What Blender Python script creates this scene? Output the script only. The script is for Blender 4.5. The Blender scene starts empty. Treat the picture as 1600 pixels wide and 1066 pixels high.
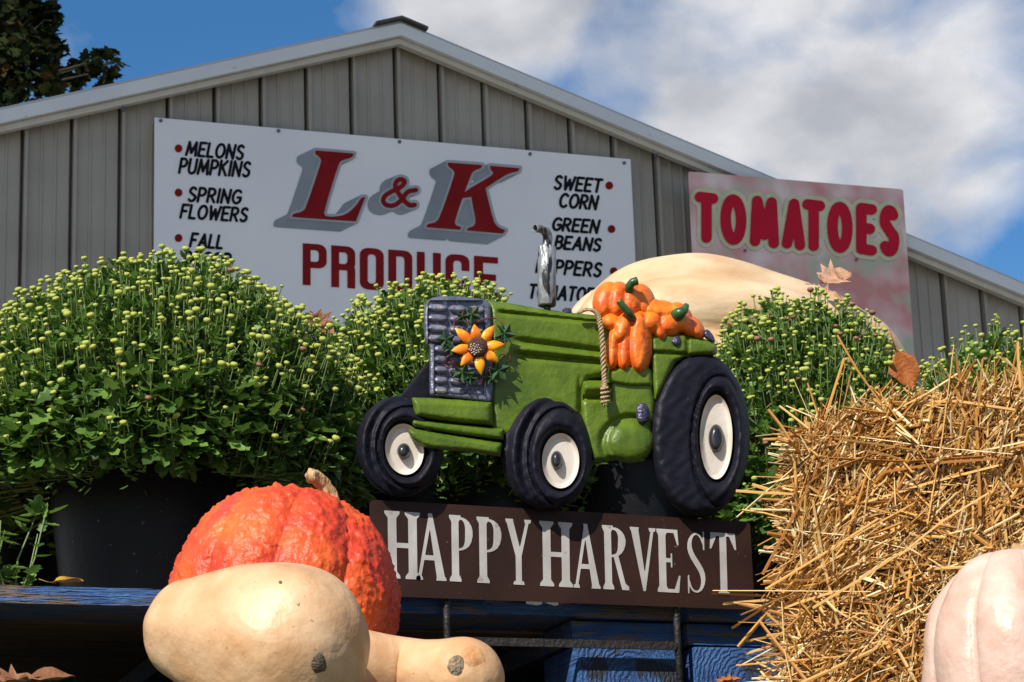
import bpy, math, random
import numpy as np
from mathutils import Vector, Matrix, noise as mnoise
rnd = random.Random(7)
SC = bpy.context.scene
COL = SC.collection
# ------------------------------------------------------------------ camera
FPX, PITCH, ROLL, YAW = 4000.0, 0.277167, 0.0351027, 0.3422996
ZC = -0.49                                   # camera height; z = 0 is the ground under the pallets
sy, cy, sp, cp, sr, cr = math.sin(YAW), math.cos(YAW), math.sin(PITCH), math.cos(PITCH), math.sin(ROLL), math.cos(ROLL)
_R = np.array((cy, -sy, 0.0)); _F = np.array((sy*cp, cy*cp, sp)); _U = np.array((-sy*sp, -cy*sp, cp))
CR, CU = cr*_R - sr*_U, sr*_R + cr*_U
cam_d = bpy.data.cameras.new('camera'); cam = bpy.data.objects.new('camera', cam_d); COL.objects.link(cam)
cam_d.sensor_width = 36.0; cam_d.sensor_fit = 'HORIZONTAL'; cam_d.lens = FPX/1600*36; cam_d.clip_end = 3000; cam_d.clip_start = .05
cam.matrix_world = Matrix(((CR[0], CU[0], -_F[0], 0), (CR[1], CU[1], -_F[1], 0), (CR[2], CU[2], -_F[2], ZC), (0, 0, 0, 1)))
SC.camera = cam
cam_d.dof.use_dof = True; cam_d.dof.focus_distance = 3.75; cam_d.dof.aperture_fstop = 40
# ------------------------------------------------------------------ light
SUN_EL, SUN_AZ = math.radians(41), math.radians(228)      # azimuth clockwise from +Y
to_sun = Vector((math.sin(SUN_AZ)*math.cos(SUN_EL), math.cos(SUN_AZ)*math.cos(SUN_EL), math.sin(SUN_EL)))
sl = bpy.data.lights.new('sun', 'SUN'); sl.energy = 4.6; sl.angle = math.radians(.5); sl.color = (1, .94, .84)
so = bpy.data.objects.new('sun', sl); COL.objects.link(so); so.rotation_euler = to_sun.to_track_quat('Z', 'Y').to_euler(); so.location = (-8, -8, 14)
W = bpy.data.worlds.new('World'); SC.world = W; W.use_nodes = True
wn, wl = W.node_tree.nodes, W.node_tree.links
wn.clear()
def WN(t, **k):
    n = wn.new(t)
    for a, b in k.items(): setattr(n, a, b)
    return n
sky = WN('ShaderNodeTexSky', sky_type='NISHITA'); sky.sun_disc = False; sky.sun_elevation = SUN_EL; sky.sun_rotation = SUN_AZ
sky.air_density = 1.0; sky.dust_density = .15; sky.ozone_density = 3.0; sky.altitude = 300
tc = WN('ShaderNodeTexCoord')
mp = WN('ShaderNodeMapping'); mp.inputs['Location'].default_value = (3.10, 0.35, 1.45); mp.inputs['Scale'].default_value = (1, 1, 1.5)
wl.new(tc.outputs['Generated'], mp.inputs['Vector'])
n1 = WN('ShaderNodeTexNoise'); n1.inputs['Scale'].default_value = 14; n1.inputs['Detail'].default_value = 9; n1.inputs['Roughness'].default_value = .5; n1.inputs['Distortion'].default_value = .25
wl.new(mp.outputs[0], n1.inputs['Vector'])
def MA(op, a, b=None, clamp=False):
    m_ = WN('ShaderNodeMath', operation=op); m_.use_clamp = clamp
    for i_, q in enumerate((a, b)):
        if q is None: continue
        if isinstance(q, (int, float)): m_.inputs[i_].default_value = q
        else: wl.new(q, m_.inputs[i_])
    return m_.outputs[0]
dens = None
_rc = random.Random(4); CLOUD_BANKS = []
for _ in range(26):                                        # more broken cloud added over the unseen sky, to whiten the fill
    az_, el_ = _rc.uniform(0, 2*math.pi), math.asin(_rc.uniform(.08, 1)); CLOUD_BANKS.append((Vector((math.sin(az_)*math.cos(el_), math.cos(az_)*math.cos(el_), math.sin(el_))), None, _rc.uniform(900, 2300)))
_fw = Vector(_F); CLOUD_BANKS = [b for b in CLOUD_BANKS if b[0].angle(_fw) > b[2]/FPX+.26]
for bx, by, br in [(1300, 40, 520), (760, -40, 260), (1120, 190, 200), (1500, 200, 220)]+CLOUD_BANKS:   # cloud banks (direction, radius)
    cd_ = np.array(bx) if by is None else _F+(bx-800)/FPX*CR+(533-by)/FPX*CU; cd_ = cd_/np.linalg.norm(cd_)
    vm = WN('ShaderNodeVectorMath', operation='DISTANCE'); wl.new(tc.outputs['Generated'], vm.inputs[0]); vm.inputs[1].default_value = tuple(cd_)
    q = MA('SUBTRACT', 1.0, MA('DIVIDE', vm.outputs['Value'], br/FPX), True)
    q = MA('MINIMUM', q, .55)
    dens = q if dens is None else MA('MAXIMUM', dens, q)
dn = MA('ADD', MA('MULTIPLY', n1.outputs['Fac'], 1.1), MA('MULTIPLY', dens, .75))
r1 = WN('ShaderNodeValToRGB'); r1.color_ramp.elements[0].position = .64; r1.color_ramp.elements[1].position = 1.0
wl.new(dn, r1.inputs[0])
n2 = WN('ShaderNodeTexNoise'); n2.inputs['Scale'].default_value = 17; n2.inputs['Detail'].default_value = 6
wl.new(mp.outputs[0], n2.inputs['Vector'])
r2 = WN('ShaderNodeValToRGB'); r2.color_ramp.elements[0].position = .35; r2.color_ramp.elements[1].position = .68
r2.color_ramp.elements[0].color = (2.3, 2.4, 2.65, 1); r2.color_ramp.elements[1].color = (4.1, 4.1, 4.25, 1)
wl.new(n2.outputs['Fac'], r2.inputs[0])
mx = WN('ShaderNodeMixRGB'); wl.new(r1.outputs[0], mx.inputs[0]); wl.new(r2.outputs[0], mx.inputs[2])
hs = WN('ShaderNodeHueSaturation'); hs.inputs['Saturation'].default_value = 1.28; hs.inputs['Value'].default_value = .58
wl.new(sky.outputs[0], hs.inputs['Color']); wl.new(hs.outputs[0], mx.inputs[1])
bg = WN('ShaderNodeBackground'); bg.inputs['Strength'].default_value = .15
wo = WN('ShaderNodeOutputWorld'); wl.new(mx.outputs[0], bg.inputs[0]); wl.new(bg.outputs[0], wo.inputs[0])
SC.view_settings.view_transform = 'Standard'; SC.view_settings.look = 'None'; SC.view_settings.gamma = 1; SC.view_settings.exposure = 0.42
SC.render.engine = 'CYCLES'; SC.cycles.max_bounces = 6

# ------------------------------------------------------------------ helpers
def P(px, py, Y):
    """photo pixel -> point on the plane y = Y (numpy broadcasting)"""
    px, py, Y = np.broadcast_arrays(np.asarray(px, float), np.asarray(py, float), np.asarray(Y, float))
    a, b = (px-800)/FPX, (533-py)/FPX
    d = _F[None, :] + a.reshape(-1, 1)*CR + b.reshape(-1, 1)*CU
    t = Y.reshape(-1)/d[:, 1]
    q = d*t[:, None]; q[:, 2] += ZC
    return q
def P1(px, py, Y): return Vector(P(px, py, Y)[0])
def PZ(px, py, z):
    """photo pixel -> point on the plane z = const"""
    d = _F + (px-800)/FPX*CR + (533-py)/FPX*CU
    return Vector(d*((z-ZC)/d[2])) + Vector((0, 0, ZC))
def meta(o, label, cat, group=None, kind=None):
    if label: o['label'] = label
    if cat: o['category'] = cat
    if group: o['group'] = group
    if kind: o['kind'] = kind
    return o
def thing(name, loc, label, cat, group=None):
    o = bpy.data.objects.new(name, None); COL.objects.link(o); o.location = loc; o.empty_display_size = .05
    return meta(o, label, cat, group)
def root_loc(o):
    v = Vector((0, 0, 0))
    while o is not None: v = v + Vector(o.location); o = o.parent
    return v
def build(name, verts, faces, m, parent=None, smooth=True, loc=None):
    """verts in world space; one mesh object, under parent if given"""
    base = root_loc(parent) if parent else Vector(loc or (0, 0, 0))
    va = np.asarray(verts, float).reshape(-1, 3) - np.array(base)
    me = bpy.data.meshes.new(name); me.from_pydata(va.tolist(), [], faces)
    if smooth: me.polygons.foreach_set('use_smooth', [True]*len(me.polygons))
    if m is not None: me.materials.append(m)
    o = bpy.data.objects.new(name, me); COL.objects.link(o)
    if parent: o.parent = parent
    else: o.location = base
    return o
class MB:
    def __init__(s): s.v, s.f = [], []
    def add(s, v, f):
        k = len(s.v); s.v += [tuple(p) for p in v]; s.f += [[i+k for i in q] for q in f]
    def box(s, c, d, M=None):
        v = [Vector((x*d[0]/2, y*d[1]/2, z*d[2]/2)) for x in (-1, 1) for y in (-1, 1) for z in (-1, 1)]
        if M: v = [M @ p for p in v]
        s.add([p+Vector(c) for p in v], [(0,1,3,2),(4,6,7,5),(0,4,5,1),(2,3,7,6),(0,2,6,4),(1,5,7,3)])
    def tube(s, pts, r, n=8, cap=True):
        pts = [Vector(p) for p in pts]; rs = r if isinstance(r, (list, tuple)) else [r]*len(pts)
        v, f = [], []
        for i, p in enumerate(pts):
            t = (pts[min(i+1, len(pts)-1)]-pts[max(i-1, 0)]).normalized()
            a = t.cross(Vector((0, 0, 1))) if abs(t.z) < .9 else t.cross(Vector((0, 1, 0)))
            a.normalize(); b = t.cross(a)
            for k in range(n):
                q = 2*math.pi*k/n; v.append(p+(a*math.cos(q)+b*math.sin(q))*rs[i])
        for i in range(len(pts)-1):
            for k in range(n): f.append((i*n+k, i*n+(k+1) % n, (i+1)*n+(k+1) % n, (i+1)*n+k))
        if cap: f.append(tuple(range(n))[::-1]); f.append(tuple((len(pts)-1)*n+k for k in range(n)))
        s.add(v, f)
    def build(s, name, m, parent=None, smooth=False, loc=None): return build(name, s.v, s.f, m, parent, smooth, loc)
def bevel(o, w, seg=2):
    b = o.modifiers.new('bevel', 'BEVEL'); b.width = w; b.segments = seg; b.limit_method = 'ANGLE'
    return o

# ------------------------------------------------------------------ materials
def mat(name, c1, c2=None, scale=8, rough=.6, metal=0, bump=0, bscale=60, c3=None, c3scale=20, c3cut=.62, spec=.5, trans=0, stretch=None, detail=5, attr=None, lo=.35, hi=.65, bdist=.01, c3w=.06):
    m = bpy.data.materials.new(name); m.use_nodes = True
    N, L = m.node_tree.nodes, m.node_tree.links
    b = N['Principled BSDF']; b.inputs['Roughness'].default_value = rough; b.inputs['Metallic'].default_value = metal
    b.inputs['Specular IOR Level'].default_value = spec
    t = N.new('ShaderNodeTexCoord'); src = t.outputs['Object']
    if stretch:
        q = N.new('ShaderNodeMapping'); q.inputs['Scale'].default_value = stretch; L.new(src, q.inputs[0]); src = q.outputs[0]
    def nz(sc, det=detail):
        n = N.new('ShaderNodeTexNoise'); n.inputs['Scale'].default_value = sc; n.inputs['Detail'].default_value = det; L.new(src, n.inputs['Vector']); return n.outputs['Fac']
    def mixc(f, a, c):
        x = N.new('ShaderNodeMixRGB'); L.new(f, x.inputs[0])
        if isinstance(a, tuple): x.inputs[1].default_value = (*a, 1)
        else: L.new(a, x.inputs[1])
        x.inputs[2].default_value = (*c, 1); return x.outputs[0]
    def ramp(f, p0, p1):
        r = N.new('ShaderNodeValToRGB'); r.color_ramp.elements[0].position = p0; r.color_ramp.elements[1].position = p1; L.new(f, r.inputs[0]); return r.outputs[0]
    b.inputs['Base Color'].default_value = (*c1, 1)
    col = c1
    if c2: col = mixc(ramp(nz(scale), lo, hi), col, c2)
    if attr:
        a = N.new('ShaderNodeAttribute'); a.attribute_name = attr
        r = N.new('ShaderNodeValToRGB'); e = r.color_ramp.elements
        cs = attr_cols[attr]
        e[0].color = (*cs[0], 1); e[1].color = (*cs[-1], 1)
        for i, c in enumerate(cs[1:-1]): e.new((i+1)/(len(cs)-1)).color = (*c, 1)
        L.new(a.outputs['Fac'], r.inputs[0]); col = r.outputs[0]
    if c3: col = mixc(ramp(nz(c3scale), c3cut, c3cut+c3w), col, c3)
    if not isinstance(col, tuple): L.new(col, b.inputs['Base Color'])
    if bump:
        bp = N.new('ShaderNodeBump'); bp.inputs['Strength'].default_value = bump; bp.inputs['Distance'].default_value = bdist
        L.new(nz(bscale, 3), bp.inputs['Height']); L.new(bp.outputs[0], b.inputs['Normal'])
    if trans:
        b.inputs['Transmission Weight'].default_value = 0
        td = N.new('ShaderNodeBsdfTranslucent'); ms = N.new('ShaderNodeMixShader'); ms.inputs[0].default_value = trans
        if isinstance(col, tuple): td.inputs[0].default_value = (*col, 1)
        else: L.new(col, td.inputs[0])
        L.new(b.outputs[0], ms.inputs[1]); L.new(td.outputs[0], ms.inputs[2]); L.new(ms.outputs[0], N['Material Output'].inputs[0])
    return m
attr_cols = {'tint': [(.10, .035, .008), (.36, .14, .025), (.58, .28, .06), (.70, .43, .14), (.80, .66, .38)],
             'leaftint': [(.035, .08, .014), (.07, .15, .024), (.115, .225, .036), (.19, .32, .06)],
             'budtint': [(.22, .10, .05), (.26, .30, .06), (.36, .42, .09), (.46, .50, .15)],
             'mapletint': [(.005, .010, .003), (.014, .024, .006), (.03, .04, .009), (.05, .03, .01)]}  # mapletint: near black, the crown's shade is put into the leaf colours
M = {}
M['siding'] = mat('galvanised siding', (.31, .275, .235), (.37, .335, .29), 3, .45, 0, .05, 40)
M['trim'] = mat('white trim', (.72, .73, .74), (.64, .66, .68), 2.5, .4, 0, .03, 20, c3=(.42, .40, .36), c3scale=9, c3cut=.68)
M['trimlip'] = mat('cream trim', (.52, .48, .40), (.60, .57, .50), 6, .5)
M['cap'] = mat('dark cap', (.05, .05, .05), (.09, .08, .08), 20, .5)
M['roof'] = mat('roof metal', (.5, .5, .5), (.42, .42, .43), 2, .4, .3)
M['board'] = mat('white sign board', (.84, .83, .84), (.78, .77, .80), 1.6, .35, 0, .02, 8)
M['red'] = mat('sign red', (.26, .008, .010), (.20, .007, .009), 4, .7, spec=.15)
M['black'] = mat('sign black', (.010, .010, .013), None, 4, .7, spec=.1)
M['grey'] = mat('sign grey', (.27, .30, .33), (.20, .225, .25), 3, .4)
M['silver'] = mat('sign silver', (.42, .44, .46), (.34, .36, .38), 5, .4)
M['screw'] = mat('screw', (.12, .13, .16), None, 4, .35, .8)
M['tomred'] = mat('tomato lettering', (.56, .008, .035), (.48, .008, .03), 6, .6, spec=.15)
M['halo'] = mat('letter halo', (.66, .63, .42), (.52, .52, .34), 9, .5, c3=(.62, .62, .5), c3scale=14, c3cut=.58)
M['tomprint'] = mat('faded tomato print', (.62, .26, .24), (.80, .66, .64), 4, .35, 0, 0, 8, c3=(.44, .47, .34), c3scale=5, c3cut=.52, c3w=.16, detail=2, lo=.38, hi=.68)
M['sheetedge'] = mat('sheet edge', (.70, .72, .78), None, 3, .4)
M['brown'] = mat('brown sign', (.034, .014, .010), (.020, .009, .007), 9, .55, 0, .05, 30, c3=(.13, .09, .075), c3scale=190, c3cut=.69, spec=.2)
M['stencil'] = mat('stencil white', (.46, .44, .43), (.34, .32, .31), 18, .6, c3=(.28, .24, .22), c3scale=60, c3cut=.66)
M['green'] = mat('tractor green', (.105, .165, .011), (.062, .11, .008), 18, .42, 0, .55, 55, spec=.4, bdist=.006, c3=(.05, .09, .012), c3scale=160, c3cut=.73)
M['tyre'] = mat('tyre', (.008, .008, .014), (.011, .011, .02), 16, .5, 0, .2, 70, c3=(.10, .10, .10), c3scale=220, c3cut=.70, spec=.14)
M['rim'] = mat('wheel cream', (.66, .60, .54), (.56, .49, .42), 22, .45, 0, .08, 90, c3=(.35, .27, .2), c3scale=70, c3cut=.70)
M['hub'] = mat('hub black', (.02, .02, .025), None, 4, .3)
M['slate'] = mat('grille slate', (.10, .11, .17), (.17, .18, .25), 40, .38, .4, .3, 160, c3=(.38, .38, .42), c3scale=90, c3cut=.64)
M['pillow'] = mat('grille pillow', (.26, .26, .33), (.13, .13, .2), 60, .4, .3, .3, 160, c3=(.45, .43, .42), c3scale=70, c3cut=.6)
M['bolt'] = mat('bolt', (.05, .045, .09), (.14, .13, .2), 200, .28, .6, .4, 300)
M['chrome'] = mat('exhaust metal', (.20, .21, .23), (.30, .31, .33), 60, .42, .35, .5, 120, stretch=(1, 1, .3), c3=(.02, .02, .024), c3scale=70, c3cut=.5)
M['porange'] = mat('painted orange', (.70, .10, .006), (.80, .22, .012), 34, .45, 0, .25, 90, c3=(.56, .05, .006), c3scale=40, c3cut=.62)
M['stemgreen'] = mat('stem green', (.02, .06, .02), (.04, .11, .03), 60, .35)
M['petal'] = mat('petal', (.84, .38, .008), (.80, .17, .006), 55, .4, lo=.42, hi=.6)
M['seed'] = mat('flower centre', (.06, .02, .014), (.11, .035, .02), 200, .5, 0, .6, 600)
M['ivy'] = mat('ivy leaf', (.02, .055, .024), (.04, .10, .035), 80, .4, c3=(.16, .06, .03), c3scale=90, c3cut=.62)
M['tendril'] = mat('tendril', (.12, .015, .02), None, 4, .4)
M['jute'] = mat('jute', (.40, .28, .15), (.52, .39, .23), 300, .9, 0, .5, 900)
M['iron'] = mat('black iron', (.018, .018, .018), (.035, .03, .028), 50, .5, .3, .3, 200)
M['bluewood'] = mat('blue painted wood', (.018, .065, .20), (.04, .115, .29), 9, .7, 0, .9, 22, stretch=(1.2, 9, 16), c3=(.13, .10, .085), c3scale=7, c3cut=.51)
M['rawwood'] = mat('raw wood', (.22, .14, .08), (.10, .07, .05), 9, .8, 0, .8, 30, stretch=(1, 10, 14))
M['pot'] = mat('black plastic', (.007, .0072, .010), (.011, .012, .015), 6, .45, 0, .08, 90, c3=(.10, .10, .11), c3scale=110, c3cut=.70, spec=.2)
M['soil'] = mat('soil', (.03, .02, .014), (.05, .035, .022), 40, .95, 0, .6, 90)
M['mumleaf'] = mat('mum leaf', (.05, .1, .02), rough=.5, attr='leaftint', trans=.35)
M['mumstem'] = mat('mum stem', (.16, .22, .065), (.12, .18, .05), 60, .6)
M['bud'] = mat('bud', (.46, .49, .10), (.34, .41, .07), 300, .55, 0, .35, 700)
M['budred'] = mat('bud opening', (.20, .05, .04), (.28, .16, .09), 300, .6)
M['straw'] = mat('straw', (.5, .3, .1), rough=.6, attr='tint', trans=.12)
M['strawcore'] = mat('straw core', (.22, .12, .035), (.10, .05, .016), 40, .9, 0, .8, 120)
M['warty'] = mat('warty pumpkin', (.56, .042, .012), (.72, .13, .016), 8, .5, 0, .6, 60, c3=(.50, .05, .025), c3scale=11, c3cut=.58, lo=.45, hi=.68, bdist=.012)
M['scab'] = mat('scab', (.34, .26, .17), (.15, .11, .07), 120, .9, 0, .7, 300)
M['drystem'] = mat('dry stem', (.52, .38, .2), (.36, .2, .08), 40, .8, 0, .8, 90, stretch=(1, 1, .3), c3=(.6, .5, .34), c3scale=40, c3cut=.6)
M['tan'] = mat('tan squash', (.54, .30, .145), (.67, .45, .27), 13, .46, 0, .22, 55, c3=(.36, .22, .10), c3scale=190, c3cut=.67)
M['scar'] = mat('blossom scar', (.10, .075, .05), (.22, .16, .10), 260, .9, 0, .6, 400)
M['scarbrown'] = mat('brown scar', (.46, .20, .07), (.52, .30, .14), 60, .7, 0, .3, 120)
M['pinkpump'] = mat('pale pink pumpkin', (.50, .28, .21), (.66, .53, .46), 13, .45, 0, .3, 45, c3=(.48, .27, .2), c3scale=14, c3cut=.5, c3w=.3, lo=.25, hi=.75)
M['giant'] = mat('giant pumpkin', (.54, .33, .16), (.72, .58, .40), 9, .5, 0, .2, 50, c3=(.48, .25, .11), c3scale=11, c3cut=.5, c3w=.3, lo=.25, hi=.75, stretch=(.6, 1, 1.4))
M['dryleaf'] = mat('dry leaf', (.22, .085, .035), (.32, .15, .07), 30, .7, 0, .3, 200, trans=.2)
M['paleleaf'] = mat('pale dry leaf', (.58, .36, .24), (.40, .2, .11), 40, .7, 0, .3, 200, trans=.2)
M['orangeleaf'] = mat('orange leaf', (.55, .17, .03), (.36, .10, .02), 40, .6, 0, .3, 200, trans=.25)
M['yellowleaf'] = mat('yellow leaf', (.62, .40, .04), (.46, .22, .03), 50, .6, 0, .3, 200, trans=.25)
M['weed'] = mat('weed', (.06, .16, .025), (.1, .22, .04), 30, .5, trans=.25)
M['ground'] = mat('bank soil', (.055, .04, .025), (.05, .07, .022), 3, .95, 0, .8, 30, c3=(.11, .08, .05), c3scale=25, c3cut=.6)
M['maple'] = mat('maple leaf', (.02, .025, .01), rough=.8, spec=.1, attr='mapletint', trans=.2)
M['shade'] = mat('shade tree leaf', (.05, .10, .022), (.07, .13, .03), 2, .5)
M['bark'] = mat('bark', (.03, .024, .018), (.05, .04, .03), 12, .95, 0, .8, 25, stretch=(1, 1, .2))

# ------------------------------------------------------------------ SDF tools (photo-pixel space on a sign's own plane)
def sd_poly(pts):
    A = np.array(pts, float); B = np.roll(A, -1, 0)
    def f(x, y):
        d = np.full(x.shape, 1e18); ins = np.zeros(x.shape, bool)
        for (ax, ay), (bx, by) in zip(A, B):
            ex, ey = bx-ax, by-ay; wx, wy = x-ax, y-ay
            t = np.clip((wx*ex+wy*ey)/(ex*ex+ey*ey+1e-12), 0, 1)
            d = np.minimum(d, (wx-ex*t)**2+(wy-ey*t)**2)
            c = (ay <= y) != (by <= y)
            if ey != 0: ins ^= c & (x < ax+(y-ay)*ex/ey)
        d = np.sqrt(d); return np.where(ins, -d, d)
    return f
def sd_stroke(pts, w):
    """w: half width, number or one per point"""
    A = np.array(pts, float); ws = np.full(len(A), w) if np.isscalar(w) else np.array(w, float)
    def f(x, y):
        d = np.full(x.shape, 1e9)
        for i in range(len(A)-1):
            ax, ay = A[i]; ex, ey = A[i+1]-A[i]; wx, wy = x-ax, y-ay
            t = np.clip((wx*ex+wy*ey)/(ex*ex+ey*ey+1e-12), 0, 1)
            d = np.minimum(d, np.hypot(wx-ex*t, wy-ey*t)-(ws[i]+(ws[i+1]-ws[i])*t))
        return d
    return f
def sd_ell(cx, cy_, rx, ry, rot=0):
    c, s = math.cos(rot), math.sin(rot)
    def f(x, y):
        u, v = (x-cx)*c+(y-cy_)*s, -(x-cx)*s+(y-cy_)*c
        k0 = np.hypot(u/rx, v/ry); k1 = np.hypot(u/rx**2, v/ry**2)
        return np.where(k1 > 1e-9, k0*(k0-1)/np.maximum(k1, 1e-9), -min(rx, ry))
    return f
def U_(*fs): return lambda x, y: np.minimum.reduce([f(x, y) for f in fs])
def S_(a, b): return lambda x, y: np.maximum(a(x, y), -b(x, y))
def I_(a, b): return lambda x, y: np.maximum(a(x, y), b(x, y))
def grow(f, r): return lambda x, y: f(x, y)-r
def sweep(f, vx, vy, n=14): return lambda x, y: np.minimum.reduce([f(x-vx*k/n, y-vy*k/n) for k in range(n+1)])
def smooth_poly(pts, n=2):
    p = [tuple(q) for q in pts]
    for _ in range(n):
        o = []
        for i in range(len(p)):
            a, b = p[i], p[(i+1) % len(p)]
            o += [(a[0]*.75+b[0]*.25, a[1]*.75+b[1]*.25), (a[0]*.25+b[0]*.75, a[1]*.25+b[1]*.75)]
        p = o
    return p
def smooth_line(pts, n=2):
    p = [tuple(q) for q in pts]
    for _ in range(n):
        o = [p[0]]
        for i in range(len(p)-1):
            a, b = p[i], p[i+1]
            o += [(a[0]*.75+b[0]*.25, a[1]*.75+b[1]*.25), (a[0]*.25+b[0]*.75, a[1]*.25+b[1]*.75)]
        p = o+[p[-1]]
    return p
def relief(name, sdf, bbox, step, Y, n0, hf, m, parent, smooth=True):
    """solid plate cut to sdf<0: its front stands n0+hf(x,y,depth inside) before the plane y=Y, its back lies at n0"""
    x0, y0, x1, y1 = bbox
    xs = np.arange(x0-step, x1+step*1.5, step); ys = np.arange(y0-step, y1+step*1.5, step)
    gx, gy = np.meshgrid(xs, ys); D = sdf(gx, gy); D = np.where(np.abs(D) < 1e-6, -1e-6, D)
    nx, ny = len(xs), len(ys); vid = -np.ones((ny, nx), int); pts = []
    ins = D < 0
    jj, ii = np.nonzero(ins); vid[jj, ii] = np.arange(len(jj)); pts = [(xs[i], ys[j]) for j, i in zip(jj, ii)]
    ed = {}
    def cross(j, i, j2, i2):
        k = (j, i, j2, i2) if (j, i) < (j2, i2) else (j2, i2, j, i)
        if k in ed: return ed[k]
        a, b = D[j, i], D[j2, i2]; t = min(max(a/(a-b), .02), .98)
        ed[k] = len(pts); pts.append((xs[i]+(xs[i2]-xs[i])*t, ys[j]+(ys[j2]-ys[j])*t)); return ed[k]
    faces, rim = [], []
    cnt = ins[:-1, :-1].astype(int)+ins[1:, :-1]+ins[:-1, 1:]+ins[1:, 1:]
    for j, i in zip(*np.nonzero(cnt)):
        cs = ((j, i), (j, i+1), (j+1, i+1), (j+1, i))
        if cnt[j, i] == 4: faces.append([vid[c] for c in cs]); continue
        poly = []
        for k in range(4):
            a, b = cs[k], cs[(k+1) % 4]
            if ins[a]: poly.append((vid[a], 0))
            if ins[a] != ins[b]: poly.append((cross(*a, *b), 1))
        if cnt[j, i] == 2 and ins[cs[0]] == ins[cs[2]]:
            # saddle: two corner triangles
            for k in range(4):
                if ins[cs[k]]:
                    t = [cross(*cs[k-1], *cs[k]), vid[cs[k]], cross(*cs[k], *cs[(k+1) % 4])]
                    faces.append(t); rim.append((t[2], t[0]))
            continue
        faces.append([q[0] for q in poly])
        for k in range(len(poly)):
            if poly[k][1] and poly[(k+1) % len(poly)][1]: rim.append((poly[k][0], poly[(k+1) % len(poly)][0]))
    pa = np.array(pts); dep = np.maximum(-sdf(pa[:, 0], pa[:, 1]), 0)
    h = hf(pa[:, 0], pa[:, 1], dep) if callable(hf) else np.full(len(pa), hf)
    n = len(pa)
    fr = P(pa[:, 0], pa[:, 1], Y-n0-h); bk = P(pa[:, 0], pa[:, 1], np.full(n, Y-n0))
    F = [list(q) for q in faces]
    F = [q for q in F] + [[k+n for k in q[::-1]] for q in faces] + [[b, a, a+n, b+n] for a, b in rim]
    o = build(name, np.vstack([fr, bk]), F, m, parent, smooth)
    if smooth:
        e = o.modifiers.new('edges', 'EDGE_SPLIT'); e.split_angle = math.radians(50)
    return o
def dome(d, w, h): return h*np.sqrt(np.maximum(0, 1-(1-np.minimum(d/w, 1))**2))

# ------------------------------------------------------------------ glyphs
def arc(cx, cy_, rx, ry, a0, a1, n=14): return [(cx+rx*math.cos(math.radians(a0+(a1-a0)*k/n)), cy_+ry*math.sin(math.radians(a0+(a1-a0)*k/n))) for k in range(n+1)]
SK = {  # skeleton capitals, height 1: (width, strokes)
 'A': (.74, [[(0,0),(.40,1),(.74,0)], [(.13,.33),(.64,.33)]]),
 'B': (.60, [[(0,0),(.02,1)], [(.02,1)]+arc(.28,.77,.27,.23,90,-90)+[(.02,.54)], [(.25,.54)]+arc(.30,.27,.30,.27,90,-90)+[(0,0)]]),
 'C': (.66, [arc(.38,.5,.38,.5,48,312,20)]),
 'D': (.66, [[(0,0),(0,1),(.2,1)]+arc(.22,.5,.44,.5,90,-90,16)+[(0,0)]]),
 'E': (.54, [[(.54,1),(0,1),(0,0),(.54,0)], [(0,.52),(.44,.52)]]),
 'F': (.52, [[(.54,1),(.02,1),(0,0)], [(0,.52),(.42,.52)]]),
 'G': (.68, [arc(.38,.5,.38,.5,48,330,20)+[(.70,.45),(.44,.45)]]),
 'I': (.06, [[(.03,0),(.03,1)]]),
 'K': (.62, [[(0,0),(0,1)], [(.58,1),(.03,.46)], [(.18,.58),(.62,0)]]),
 'L': (.50, [[(0,1),(0,0),(.50,0)]]),
 'M': (.88, [[(0,0),(.10,1),(.44,.18),(.78,1),(.88,0)]]),
 'N': (.66, [[(0,0),(.02,1),(.62,0),(.66,1)]]),
 'O': (.76, [arc(.38,.5,.38,.5,90,450,24)]),
 'P': (.56, [[(0,0),(0,1),(.2,1)]+arc(.26,.73,.30,.27,90,-90)+[(.0,.46)]]),
 'R': (.60, [[(0,0),(0,1),(.2,1)]+arc(.26,.74,.30,.26,90,-90)+[(.0,.48)], [(.24,.48),(.60,0)]]),
 'S': (.56, [arc(.29,.75,.26,.25,35,200,10)+[(.18,.58),(.40,.45)]+arc(.28,.26,.28,.26,35,-145,10)]),
 'T': (.62, [[(0,1),(.62,1)], [(.31,1),(.31,0)]]),
 'U': (.62, [[(0,1),(0,.32)]+arc(.31,.31,.31,.31,180,360,12)+[(.62,1)]]),
 'W': (.92, [[(0,1),(.20,0),(.46,.78),(.70,0),(.92,1)]]),
}
def quad_map(x0, yt0, yb0, x1, yt1, yb1, slant):
    """(u along 0..1, v up 0..1) -> px;   slant in px at v=1"""
    def f(u, v): return (x0+(x1-x0)*u+slant*v, (yb0+(yb1-yb0)*u)*(1-v)+(yt0+(yt1-yt0)*u)*v)
    return f
def skeleton_word(word, box, w, slant=0, gap=.26):
    """box=(x0,ytop0,ybot0,x1,ytop1,ybot1) px; returns sdf, bbox"""
    x0, a0, b0, x1, a1, b1 = box
    tot = sum(SK[c][0] for c in word)+gap*(len(word)-1)
    f = quad_map(x0, a0, b0, x1, a1, b1, slant); fs = []; u = 0
    for c in word:
        for st in SK[c][1]: fs.append(sd_stroke([f((u+p[0])/tot, p[1]) for p in st], w))
        u += SK[c][0]+gap
    return U_(*fs), (min(x0, x0+slant)-w-2, min(a0, a1)-w-2, max(x1, x1+slant)+w+2, max(b0, b1)+w+2)
def boxp(a, b, c, d): return [(a, b), (c, b), (c, d), (a, d)]
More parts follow.
